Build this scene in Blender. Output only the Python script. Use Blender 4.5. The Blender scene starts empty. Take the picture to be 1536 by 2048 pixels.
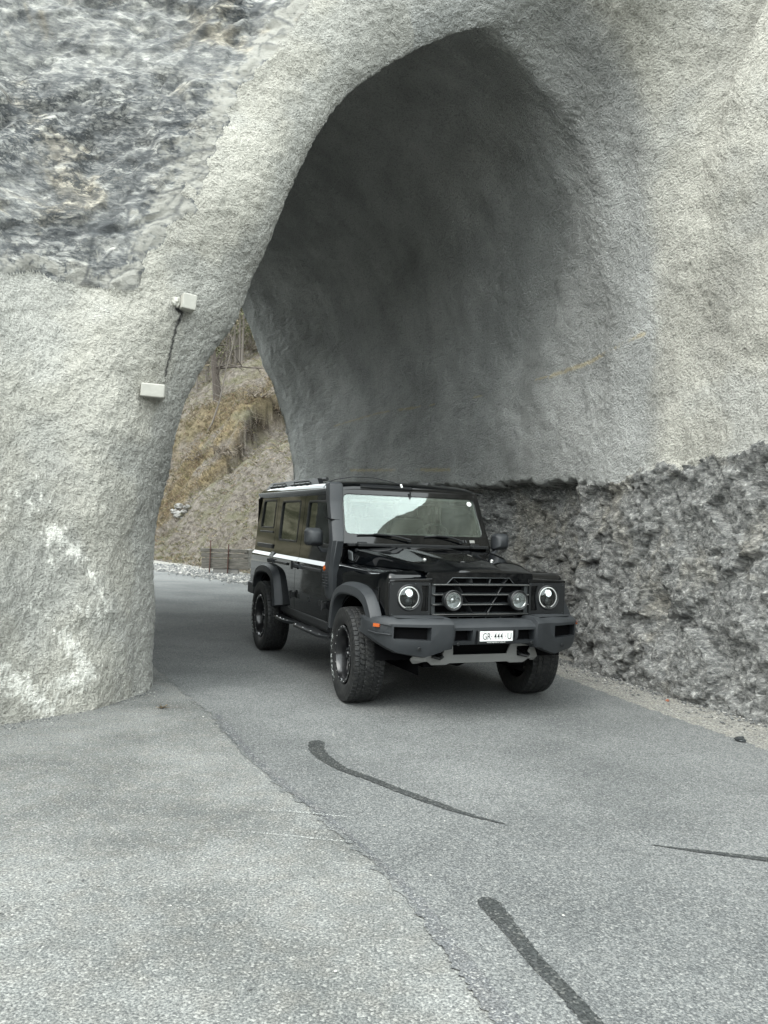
import bpy, bmesh, math, random
import numpy as np
from mathutils import Vector, Matrix, Euler
R = math.radians
random.seed(7)
SC = bpy.context.scene
COL = SC.collection

# ------------------------------------------------------------------ camera
F_PX, PITCH, ROLL, EYE = 1682.0, .0137, .0349, 1.537
def _axes():
    f = Vector((0, math.cos(PITCH), math.sin(PITCH))); r0 = Vector((1, 0, 0)); u0 = r0.cross(f)
    r = math.cos(ROLL)*r0 + math.sin(ROLL)*u0; u = -math.sin(ROLL)*r0 + math.cos(ROLL)*u0
    return r, u, f
cr, cu, cf = _axes()
cd = bpy.data.cameras.new('camera'); cam = bpy.data.objects.new('camera', cd); COL.objects.link(cam)
cd.sensor_fit = 'VERTICAL'; cd.sensor_height = 36; cd.lens = 36*F_PX/2048
cd.clip_start = .05; cd.clip_end = 800
cam.matrix_world = Matrix(((cr.x, cu.x, -cf.x, 0), (cr.y, cu.y, -cf.y, 0), (cr.z, cu.z, -cf.z, EYE), (0, 0, 0, 1)))
SC.camera = cam
def W(px, py, y):                      # where the line of sight through a photo point meets depth y
    d = cf + cr*((px-768)/F_PX) - cu*((py-1024)/F_PX)
    t = y/d.y
    return Vector((d.x*t, y, EYE + d.z*t))

# ------------------------------------------------------------------ world, sun, exposure
SUN_EL, SUN_AZ = R(50), R(226)          # azimuth clockwise from +Y: high, behind and a little left of the camera
world = bpy.data.worlds.new("World"); SC.world = world; world.use_nodes = True
wn, wl = world.node_tree.nodes, world.node_tree.links
wn.clear()
def wnode(t, **k):
    n = wn.new(t)
    for a, b in k.items(): setattr(n, a, b)
    return n
wo = wnode('ShaderNodeOutputWorld'); wb = wnode('ShaderNodeBackground'); wb.inputs[1].default_value = .15
sky = wnode('ShaderNodeTexSky', sky_type='NISHITA', sun_disc=False, sun_elevation=SUN_EL, sun_rotation=SUN_AZ, air_density=1.0, dust_density=2.5)
tcw = wnode('ShaderNodeTexCoord')
cn = wnode('ShaderNodeTexNoise'); cn.inputs['Scale'].default_value = 4.5; cn.inputs['Detail'].default_value = 7; cn.inputs['Distortion'].default_value = .6
cr1 = wnode('ShaderNodeValToRGB'); cr1.color_ramp.elements[0].position = .34; cr1.color_ramp.elements[1].position = .66
cr1.color_ramp.elements[0].color = (12.5, 13.6, 13.6, 1); cr1.color_ramp.elements[1].color = (20.2, 21.5, 21.2, 1)
mx = wnode('ShaderNodeMix', data_type='RGBA'); mx.inputs[0].default_value = .82
wl.new(tcw.outputs['Generated'], cn.inputs['Vector']); wl.new(cn.outputs['Fac'], cr1.inputs[0])
wl.new(sky.outputs[0], mx.inputs[6]); wl.new(cr1.outputs[0], mx.inputs[7]); wl.new(mx.outputs[2], wb.inputs[0]); wl.new(wb.outputs[0], wo.inputs[0])
sd = bpy.data.lights.new('sun', 'SUN'); sun = bpy.data.objects.new('sun', sd); COL.objects.link(sun)
sd.energy = 1.2; sd.angle = R(40); sd.color = (1, .99, .95)
sun.rotation_euler = Euler((R(90)-SUN_EL, 0, -SUN_AZ+math.pi), 'XYZ')
_sv = Vector((math.sin(SUN_AZ)*math.cos(SUN_EL), math.cos(SUN_AZ)*math.cos(SUN_EL), math.sin(SUN_EL)))
sun.rotation_euler = _sv.to_track_quat('Z', 'Y').to_euler()
SC.view_settings.view_transform = 'Standard'; SC.view_settings.look = 'None'
SC.view_settings.exposure = .86; SC.view_settings.gamma = 1
SC.cycles.max_bounces = 8; SC.cycles.transparent_max_bounces = 16; SC.cycles.diffuse_bounces = 5

# ------------------------------------------------------------------ noise in numpy
def _hash(i, j, k, s):
    h = (i*374761393 + j*668265263 + k*2147483647 + s*974634777) & 0xffffffff
    h = ((h ^ (h >> 13))*1274126177) & 0xffffffff
    h = ((h ^ (h >> 16))*2246822519) & 0xffffffff
    return (h ^ (h >> 15)) & 0xffffffff
def perlin(P, s=0):
    P = np.asarray(P, float); I = np.floor(P).astype(np.int64); f = P - I
    u = f*f*f*(f*(f*6-15)+10); out = 0
    for dx in (0, 1):
        for dy in (0, 1):
            for dz in (0, 1):
                h = _hash(I[:, 0]+dx, I[:, 1]+dy, I[:, 2]+dz, s)
                gx = (h & 1023)/511.5-1; gy = ((h >> 10) & 1023)/511.5-1; gz = ((h >> 20) & 1023)/511.5-1
                w = (u[:, 0] if dx else 1-u[:, 0])*(u[:, 1] if dy else 1-u[:, 1])*(u[:, 2] if dz else 1-u[:, 2])
                out = out + w*(gx*(f[:, 0]-dx)+gy*(f[:, 1]-dy)+gz*(f[:, 2]-dz))
    return out*1.5
def fbm(P, o=4, s=0, g=.5):
    a = 1; r = 0
    for k in range(o):
        r = r + a*perlin(P*2**k, s+k); a *= g
    return r
def facets(P, s=0):                    # flat tilted shards: per cell a height and a tilt; returns height, random value, edge closeness
    I = np.floor(P).astype(np.int64); n = len(P)
    d1 = np.full(n, 9.); d2 = np.full(n, 9.); hh = np.zeros(n); rr = np.zeros(n)
    for dx in (-1, 0, 1):
        for dy in (-1, 0, 1):
            for dz in (-1, 0, 1):
                c = I + np.array([dx, dy, dz]); h = _hash(c[:, 0], c[:, 1], c[:, 2], s); g = _hash(c[:, 0], c[:, 1], c[:, 2], s+91)
                q = c + np.stack([(h & 1023)/1023., ((h >> 10) & 1023)/1023., ((h >> 20) & 1023)/1023.], -1)
                v = P-q; d = (v**2).sum(-1)
                t = np.stack([(g & 1023)/511.5-1, ((g >> 10) & 1023)/511.5-1, ((g >> 20) & 1023)/511.5-1], -1)
                val = (v*t).sum(-1) + .5*(((g >> 5) & 1023)/511.5-1)
                b = d < d1; d2 = np.where(b, d1, np.minimum(d2, d)); d1 = np.where(b, d, d1)
                hh = np.where(b, val, hh); rr = np.where(b, ((h >> 4) & 1023)/1023., rr)
    return hh, rr, np.sqrt(d2)-np.sqrt(d1)
def sstep(a, b, x):
    t = np.clip((x-a)/(b-a), 0, 1); return t*t*(3-2*t)

# ------------------------------------------------------------------ materials
MATS = {}
def mat(name):
    m = bpy.data.materials.new(name); m.use_nodes = True; MATS[name] = m
    return m, m.node_tree.nodes, m.node_tree.links, m.node_tree.nodes['Principled BSDF']
def nd(n, t, ins=None, **k):
    x = n.new(t)
    for a, b in k.items(): setattr(x, a, b)
    for a, b in (ins or {}).items(): x.inputs[a].default_value = b
    return x
def simple(name, col, rough=.5, metal=0, coat=0, spec=.5, grain=0, gscale=300, emit=0, var=0):
    m, n, l, p = mat(name)
    p.inputs['Base Color'].default_value = (*col, 1); p.inputs['Roughness'].default_value = rough; p.inputs['Metallic'].default_value = metal
    p.inputs['Coat Weight'].default_value = coat; p.inputs['Coat Roughness'].default_value = .02; p.inputs['Specular IOR Level'].default_value = spec
    if emit: p.inputs['Emission Color'].default_value = (*col, 1); p.inputs['Emission Strength'].default_value = emit
    tc = nd(n, 'ShaderNodeTexCoord')
    if grain:
        t = nd(n, 'ShaderNodeTexNoise', {'Scale': gscale, 'Detail': 3}); b = nd(n, 'ShaderNodeBump', {'Strength': grain, 'Distance': .002})
        l.new(tc.outputs['Object'], t.inputs['Vector']); l.new(t.outputs['Fac'], b.inputs['Height']); l.new(b.outputs[0], p.inputs['Normal'])
    if var:                            # dust and handling marks: a patchy roughness and a hint of grey
        t = nd(n, 'ShaderNodeTexNoise', {'Scale': 5, 'Detail': 6}); r = nd(n, 'ShaderNodeMapRange', {'From Min': .35, 'From Max': .7, 'To Min': rough, 'To Max': rough+var})
        l.new(tc.outputs['Object'], t.inputs['Vector']); l.new(t.outputs['Fac'], r.inputs[0]); l.new(r.outputs[0], p.inputs['Roughness'])
        mxx = nd(n, 'ShaderNodeMix', {0: 0, 6: (*col, 1), 7: (*[min(1, c*1.5+.02) for c in col], 1)}, data_type='RGBA')
        l.new(t.outputs['Fac'], mxx.inputs[0]); l.new(mxx.outputs[2], p.inputs['Base Color'])
    return m
paint = simple('gloss_black_paint', (.0012, .0015, .002), .035, coat=0, spec=.55)
plastic = simple('grey_textured_plastic', (.0095, .0118, .0142), .5, grain=.25, gscale=500, var=.12)
dplastic = simple('black_plastic', (.009, .010, .011), .42, grain=.15, gscale=400)
void = simple('dark_cavity', (.002, .002, .0025), .8, spec=.1)
silver = simple('silver_grey_paint', (.20, .20, .195), .42, metal=.25, var=.15)
reflm = simple('lamp_reflector', (.9, .91, .91), .38, metal=.55)
chrome = simple('chrome', (.75, .76, .76), .08, metal=1)
alu = simple('bare_metal', (.55, .55, .54), .3, metal=1)
slatm = simple('satin_dark_metal', (.055, .06, .062), .3, metal=.4)
rimm = simple('satin_black_rim', (.006, .006, .007), .28, coat=.3)
leather = simple('dark_leather', (.02, .019, .018), .6, grain=.2, gscale=200)
white_ = simple('white_plate', (.78, .79, .78), .35)
ink = simple('black_ink', (.01, .01, .01), .5)
letterm = simple('white_rubber_letter', (.62, .66, .64), .6)
amber = simple('amber_lens', (.42, .085, .012), .15, coat=1)
glow = simple('white_led', (1, 1, .97), .3, emit=.30)
glowp = simple('projector_glow', (.9, .96, 1), .1, emit=.9)
rust = simple('rusty_steel', (.075, .035, .026), .8, grain=.6, gscale=40)
woodm = None
def glass(name, tint, f0=.06, gl=.05):
    m, n, l, p = mat(name); n.remove(p); o = n['Material Output']
    tr = nd(n, 'ShaderNodeBsdfTransparent', {'Color': (*tint, 1)}); g = nd(n, 'ShaderNodeBsdfGlossy', {'Roughness': .01, 'Color': (.95, 1, .98, 1)})
    fr = nd(n, 'ShaderNodeFresnel', {'IOR': 1.52}); a = nd(n, 'ShaderNodeMath', {1: gl}, operation='ADD'); mm = nd(n, 'ShaderNodeMixShader')
    l.new(fr.outputs[0], a.inputs[0]); l.new(a.outputs[0], mm.inputs[0]); l.new(tr.outputs[0], mm.inputs[1]); l.new(g.outputs[0], mm.inputs[2]); l.new(mm.outputs[0], o.inputs[0])
    return m
wglass = glass('windscreen_glass', (.88, .94, .91), gl=.05)
sglass = glass('tinted_side_glass', (.74, .79, .76), gl=.05)
lens = glass('lamp_glass', (.8, .82, .82), gl=.02)
rubber_m, n, l, p = mat('tyre_rubber')
p.inputs['Base Color'].default_value = (.01, .0105, .011, 1); p.inputs['Roughness'].default_value = .62
tc = nd(n, 'ShaderNodeTexCoord'); t = nd(n, 'ShaderNodeTexNoise', {'Scale': 25, 'Detail': 6}); rp = nd(n, 'ShaderNodeValToRGB')
rp.color_ramp.elements[0].position = .5; rp.color_ramp.elements[0].color = (.008, .0085, .009, 1); rp.color_ramp.elements[1].position = .72; rp.color_ramp.elements[1].color = (.030, .030, .028, 1)
l.new(tc.outputs['Object'], t.inputs['Vector']); l.new(t.outputs['Fac'], rp.inputs[0]); l.new(rp.outputs[0], p.inputs['Base Color'])

def ramp(n, pts):
    r = nd(n, 'ShaderNodeValToRGB'); e = r.color_ramp.elements
    e[0].position, e[0].color = pts[0][0], (*pts[0][1], 1); e[1].position, e[1].color = pts[-1][0], (*pts[-1][1], 1)
    for q, c in pts[1:-1]:
        x = e.new(q); x.color = (*c, 1)
    return r
def mixc(n, l, fac, a, b, blend='MIX'):
    x = nd(n, 'ShaderNodeMix', data_type='RGBA', blend_type=blend)
    for s, v in ((0, fac), (6, a), (7, b)):
        if isinstance(v, (int, float)): x.inputs[s].default_value = v
        elif isinstance(v, tuple): x.inputs[s].default_value = (*v, 1)
        else: l.new(v, x.inputs[s])
    return x.outputs[2]
def asphalt(name, dark, light, warm, bright_spots=.35, gs=1.0, patch=1.0):
    m, n, l, p = mat(name); p.inputs['Roughness'].default_value = .93; p.inputs['Specular IOR Level'].default_value = .3
    tc = nd(n, 'ShaderNodeTexCoord'); O = tc.outputs['Object']
    big = nd(n, 'ShaderNodeTexNoise', {'Scale': .55*patch, 'Detail': 5, 'Roughness': .6}); l.new(O, big.inputs['Vector'])
    mid = nd(n, 'ShaderNodeTexNoise', {'Scale': 9, 'Detail': 4}); l.new(O, mid.inputs['Vector'])
    fine = nd(n, 'ShaderNodeTexNoise', {'Scale': 120*gs, 'Detail': 2, 'Roughness': .7}); l.new(O, fine.inputs['Vector'])
    vo = nd(n, 'ShaderNodeTexVoronoi', {'Scale': 130*gs}); l.new(O, vo.inputs['Vector'])
    base = mixc(n, l, ramp_out(n, l, big.outputs['Fac'], .32, .68), dark, light)
    base = mixc(n, l, ramp_out(n, l, mid.outputs['Fac'], .35, .75, .30), base, warm)
    gr = ramp_out(n, l, fine.outputs['Fac'], .33, .70)
    base = mixc(n, l, .85, base, mixc(n, l, gr, (.40, .41, .42), (1.60, 1.58, 1.54)), 'MULTIPLY')
    sp = nd(n, 'ShaderNodeSeparateColor'); l.new(vo.outputs['Color'], sp.inputs[0])
    base = mixc(n, l, ramp_out(n, l, sp.outputs[0], .80, .98, bright_spots), base, (.75, .74, .69))
    dk = ramp_out(n, l, sp.outputs[1], .84, .98, .55)
    base = mixc(n, l, dk, base, (.05, .052, .055))
    l.new(base, p.inputs['Base Color'])
    b = nd(n, 'ShaderNodeBump', {'Strength': .8, 'Distance': .004}); ad = nd(n, 'ShaderNodeMath', operation='SUBTRACT')
    l.new(fine.outputs['Fac'], ad.inputs[0]); l.new(vo.outputs['Distance'], ad.inputs[1]); l.new(ad.outputs[0], b.inputs['Height']); l.new(b.outputs[0], p.inputs['Normal'])
    return m
def ramp_out(n, l, src, a, b, mx_=1.0):
    r = nd(n, 'ShaderNodeMapRange', {'From Min': a, 'From Max': b, 'To Min': 0, 'To Max': mx_}, interpolation_type='SMOOTHSTEP'); l.new(src, r.inputs[0]); return r.outputs[0]
road_m = asphalt('road_asphalt', (.100, .105, .106), (.172, .178, .177), (.140, .142, .138), .16, .95)
apron_m = asphalt('old_pale_asphalt', (.105, .110, .108), (.198, .204, .199), (.17, .156, .135), .20, .85, 1.9)
joint_m = asphalt('dark_joint', (.085, .09, .095), (.135, .14, .145), (.12, .112, .105), .25, 1.0)
verge_m = asphalt('gravel_verge', (.16, .16, .152), (.25, .245, .225), (.27, .245, .20), .25, .5)
tar_m = asphalt('tar_streak', (.026, .029, .029), (.052, .056, .056), (.045, .045, .042), .10, .8)
dust_m, n, l, p = mat('chalk_scratch')
p.inputs['Base Color'].default_value = (.45, .46, .44, 1); p.inputs['Roughness'].default_value = .9
tc = nd(n, 'ShaderNodeTexCoord'); t = nd(n, 'ShaderNodeTexNoise', {'Scale': 90, 'Detail': 3}); l.new(tc.outputs['Object'], t.inputs['Vector'])
l.new(ramp_out(n, l, t.outputs['Fac'], .45, .62, .75), p.inputs['Alpha'])

# sprayed concrete, layered rock, rubble rock: three materials for the pieces of one cliff skin (vertex attributes: warm, stain, shard, ochre, crack)
def cliff_material(name, kind):
    m, n, l, p = mat(name); p.inputs['Roughness'].default_value = .95; p.inputs['Specular IOR Level'].default_value = .25
    tc = nd(n, 'ShaderNodeTexCoord'); O = tc.outputs['Object']
    def attr(nm): return nd(n, 'ShaderNodeAttribute', attribute_name=nm).outputs['Fac']
    def noise(src, sc, det, ro=.5, di=0):
        x = nd(n, 'ShaderNodeTexNoise', {'Scale': sc, 'Detail': det, 'Roughness': ro, 'Distortion': di}); l.new(src, x.inputs['Vector']); return x
    def voro(src, sc, feat='F1'):
        x = nd(n, 'ShaderNodeTexVoronoi', {'Scale': sc}, feature=feat); l.new(src, x.inputs['Vector']); return x
    def sepc(v): x = nd(n, 'ShaderNodeSeparateColor'); l.new(v.outputs['Color'], x.inputs[0]); return x.outputs[0]
    def ma(a, k, c):
        x = nd(n, 'ShaderNodeMath', {1: k}, operation='MULTIPLY_ADD'); l.new(a, x.inputs[0]); l.new(c, x.inputs[2]); return x.outputs[0]
    big = noise(O, .9, 5, .6)
    if kind == 'concrete':
        mp = nd(n, 'ShaderNodeMapping', {'Scale': (1, 1, .3)}); l.new(O, mp.inputs[0])
        run = noise(mp.outputs[0], 2.4, 5, .65); vfi = noise(O, 110, 2)
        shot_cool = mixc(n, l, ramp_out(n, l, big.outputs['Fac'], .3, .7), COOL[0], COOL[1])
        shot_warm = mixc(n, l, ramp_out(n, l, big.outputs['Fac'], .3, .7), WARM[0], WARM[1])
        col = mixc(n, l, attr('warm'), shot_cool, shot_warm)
        col = mixc(n, l, ramp_out(n, l, run.outputs['Fac'], .42, .74, .30), col, (.20, .202, .19))
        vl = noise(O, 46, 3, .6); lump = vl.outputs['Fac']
        col = mixc(n, l, ramp_out(n, l, lump, .33, .56), mixc(n, l, .48, col, (.40, .40, .40), 'MULTIPLY'), col)  # pits between the lumps darkened: small shadows put into the colour
        col = mixc(n, l, ramp_out(n, l, vfi.outputs['Fac'], .55, .75, .30), col, (.66, .65, .61))
        col = mixc(n, l, attr('ochre'), col, (.52, .42, .22))
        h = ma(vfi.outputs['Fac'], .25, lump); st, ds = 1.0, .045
    else:
        mp3 = nd(n, 'ShaderNodeMapping', {'Rotation': (R(20), R(-32), R(10)), 'Scale': (1, 1.7, 2.6)}); l.new(O, mp3.inputs[0])
        fol = noise(mp3.outputs[0], 4.5, 9, .80, .05)
        wv = nd(n, 'ShaderNodeMix', {0: .05}, data_type='RGBA', blend_type='ADD'); l.new(mp3.outputs[0], wv.inputs[6]); l.new(fol.outputs['Color'], wv.inputs[7])
        v2 = voro(wv.outputs[2], 26)
        patch = noise(O, 1.15, 4, .62, .8)
        if kind == 'layered':
            v1 = voro(wv.outputs[2], 9)
            rk = ramp(n, ROCK); l.new(fol.outputs['Fac'], rk.inputs[0])
            col = mixc(n, l, ramp_out(n, l, patch.outputs['Fac'], .55, .64, .75), rk.outputs[0], mixc(n, l, ramp_out(n, l, fol.outputs['Fac'], .3, .7), (.20, .18, .145), (.44, .41, .34)))
            col = mixc(n, l, 1.0, col, mixc(n, l, attr('shard'), (.52, .53, .55), (1.28, 1.27, 1.24)), 'MULTIPLY')
            col = mixc(n, l, 1.0, col, mixc(n, l, sepc(v1), (.68, .69, .71), (1.28, 1.27, 1.25)), 'MULTIPLY')
            col = mixc(n, l, .8, col, mixc(n, l, sepc(v2), (.70, .71, .73), (1.28, 1.27, 1.25)), 'MULTIPLY')
            def ridge(sc, w, k_):
                x = noise(wv.outputs[2], sc, 6, .66, .25); y = nd(n, 'ShaderNodeMath', {1: .5}, operation='SUBTRACT'); l.new(x.outputs['Fac'], y.inputs[0])
                z = nd(n, 'ShaderNodeMath', operation='ABSOLUTE'); l.new(y.outputs[0], z.inputs[0]); return ramp_out(n, l, z.outputs[0], w, .0, k_)
            pm = ramp_out(n, l, big.outputs['Fac'], .42, .60); ra, rb = ridge(1.6, .022, .9), ridge(4.5, .035, .75)
            k3 = nd(n, 'ShaderNodeMath', operation='MAXIMUM'); l.new(ra, k3.inputs[0]); l.new(rb, k3.inputs[1])
            k4 = nd(n, 'ShaderNodeMath', operation='MULTIPLY'); l.new(k3.outputs[0], k4.inputs[0]); l.new(pm, k4.inputs[1])
            col = mixc(n, l, k4.outputs[0], col, (.075, .085, .095))
            h = ma(k4.outputs[0], -.5, ma(sepc(v2), .5, fol.outputs['Fac'])); st, ds = .9, .026
        else:
            rub = noise(mp3.outputs[0], 11, 8, .8, .7)
            rr2 = ramp(n, RUBBLE); l.new(rub.outputs['Fac'], rr2.inputs[0])
            col = mixc(n, l, 1.0, rr2.outputs[0], mixc(n, l, sepc(v2), (.72, .72, .72), (1.3, 1.3, 1.28)), 'MULTIPLY')
            col = mixc(n, l, ramp_out(n, l, patch.outputs['Fac'], .50, .66, .5), col, mixc(n, l, 1.0, col, (1.22, 1.12, .95), 'MULTIPLY'))
            col = mixc(n, l, ramp_out(n, l, attr('shard'), .88, .97, .55), col, (.62, .62, .60))  # a few shards whitened: glints put into the colour
            h = ma(sepc(v2), .5, rub.outputs['Fac']); st, ds = .8, .020
    if kind == 'layered': col = mixc(n, l, attr('spray'), col, (.33, .325, .295))
    col = mixc(n, l, attr('stain'), col, (.80, .79, .73))
    col = mixc(n, l, attr('crack'), col, (.03, .03, .03) if kind == 'concrete' else (.08, .085, .09))
    l.new(col, p.inputs['Base Color'])
    b = nd(n, 'ShaderNodeBump', {'Strength': st, 'Distance': ds}); l.new(h, b.inputs['Height']); l.new(b.outputs[0], p.inputs['Normal'])
    return m
COOL = ((.315, .322, .310), (.47, .475, .458)); WARM = ((.385, .372, .325), (.545, .528, .465))
ROCK = [(.28, (.06, .064, .068)), (.40, (.185, .190, .188)), (.52, (.285, .288, .278)), (.72, (.43, .425, .40))]
RUBBLE = [(.34, (.030, .032, .033)), (.45, (.125, .127, .125)), (.57, (.245, .245, .236)), (.70, (.62, .62, .60))]
skin_m, face_m, rubble_m = cliff_material('sprayed_concrete', 'concrete'), cliff_material('layered_rock', 'layered'), cliff_material('rubble_rock', 'rubble')

# hillside soil and scree
hill_m, n, l, p = mat('hillside_soil'); p.inputs['Roughness'].default_value = 1; p.inputs['Specular IOR Level'].default_value = .1
tc = nd(n, 'ShaderNodeTexCoord'); O = tc.outputs['Object']
a1 = nd(n, 'ShaderNodeTexNoise', {'Scale': .7, 'Detail': 8, 'Roughness': .7}); l.new(O, a1.inputs['Vector'])
a2 = nd(n, 'ShaderNodeTexNoise', {'Scale': 5, 'Detail': 8, 'Roughness': .8}); l.new(O, a2.inputs['Vector'])
g_ = nd(n, 'ShaderNodeAttribute', attribute_name='grass').outputs['Fac']; s_ = nd(n, 'ShaderNodeAttribute', attribute_name='scree').outputs['Fac']; d_ = nd(n, 'ShaderNodeAttribute', attribute_name='bare').outputs['Fac']
soil = mixc(n, l, ramp_out(n, l, a2.outputs['Fac'], .3, .7), (.045, .038, .032), (.20, .18, .157))
soil = mixc(n, l, ramp_out(n, l, a1.outputs['Fac'], .48, .62, .55), soil, (.10, .10, .055))
soil = mixc(n, l, g_, soil, mixc(n, l, ramp_out(n, l, a2.outputs['Fac'], .3, .7), (.09, .07, .04), (.25, .20, .115)))
soil = mixc(n, l, s_, soil, mixc(n, l, ramp_out(n, l, a2.outputs['Fac'], .35, .65), (.20, .21, .21), (.42, .44, .43)))
soil = mixc(n, l, d_, soil, (.018, .014, .010))  # near-black bank edge: overhang shade and dark brambles put into the colour
l.new(soil, p.inputs['Base Color']); b = nd(n, 'ShaderNodeBump', {'Strength': 1, 'Distance': .08}); l.new(a2.outputs['Fac'], b.inputs['Height']); l.new(b.outputs[0], p.inputs['Normal'])
leafy_m, n, l, p = mat('wooded_hills'); p.inputs['Roughness'].default_value = 1; p.inputs['Specular IOR Level'].default_value = 0
tc = nd(n, 'ShaderNodeTexCoord'); a1 = nd(n, 'ShaderNodeTexNoise', {'Scale': .16, 'Detail': 9, 'Roughness': .75}); l.new(tc.outputs['Object'], a1.inputs['Vector'])
rr_ = ramp(n, [(.35, (.016, .018, .012)), (.5, (.05, .048, .032)), (.68, (.15, .135, .10))]); l.new(a1.outputs['Fac'], rr_.inputs[0]); l.new(rr_.outputs[0], p.inputs['Base Color'])
def leafmat(name, cols):
    m, n, l, p = mat(name); p.inputs['Roughness'].default_value = .8; p.inputs['Specular IOR Level'].default_value = .2
    g = nd(n, 'ShaderNodeNewGeometry'); r = ramp(n, cols); l.new(g.outputs['Random Per Island'], r.inputs[0]); l.new(r.outputs[0], p.inputs['Base Color'])
    return m
drygrass = leafmat('dry_grass', [(0, (.05, .042, .030)), (.35, (.14, .11, .075)), (.6, (.29, .235, .155)), (.8, (.085, .08, .045)), (1, (.18, .10, .07))])
greentuft = leafmat('green_tuft', [(0, (.045, .05, .022)), (.5, (.10, .105, .04)), (.8, (.19, .165, .09)), (1, (.27, .23, .18))])
twigm = leafmat('bare_twigs', [(0, (.05, .04, .033)), (.5, (.14, .115, .09)), (1, (.28, .25, .21))])
leafm = leafmat('woodland_leaves', [(0, (.05, .055, .03)), (.4, (.10, .11, .055)), (.7, (.15, .145, .09)), (1, (.24, .20, .14))])
barkm = simple('bark', (.055, .045, .038), .95, grain=1, gscale=20)
barkp = simple('pale_bark', (.13, .115, .10), .95, grain=1, gscale=40)
stonem = simple('pale_stone', (.17, .167, .158), .9, grain=.8, gscale=25, var=.05)
gravelm = leafmat('gravel_stones', [(0, (.07, .073, .076)), (.5, (.16, .163, .158)), (.85, (.25, .245, .23)), (1, (.45, .44, .41))])
blockm = simple('pale_cast_concrete', (.30, .295, .265), .9, grain=1.0, gscale=30, var=.05)
woodm, n, l, p = mat('weathered_planks'); p.inputs['Roughness'].default_value = .9
tc = nd(n, 'ShaderNodeTexCoord'); mp = nd(n, 'ShaderNodeMapping', {'Scale': (1.2, 1, 14)}); l.new(tc.outputs['Object'], mp.inputs[0])
a1 = nd(n, 'ShaderNodeTexNoise', {'Scale': 3, 'Detail': 7, 'Roughness': .7}); l.new(mp.outputs[0], a1.inputs['Vector'])
rr_ = ramp(n, [(.3, (.045, .042, .037)), (.5, (.125, .118, .104)), (.7, (.23, .22, .195))]); l.new(a1.outputs['Fac'], rr_.inputs[0]); l.new(rr_.outputs[0], p.inputs['Base Color'])

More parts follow.
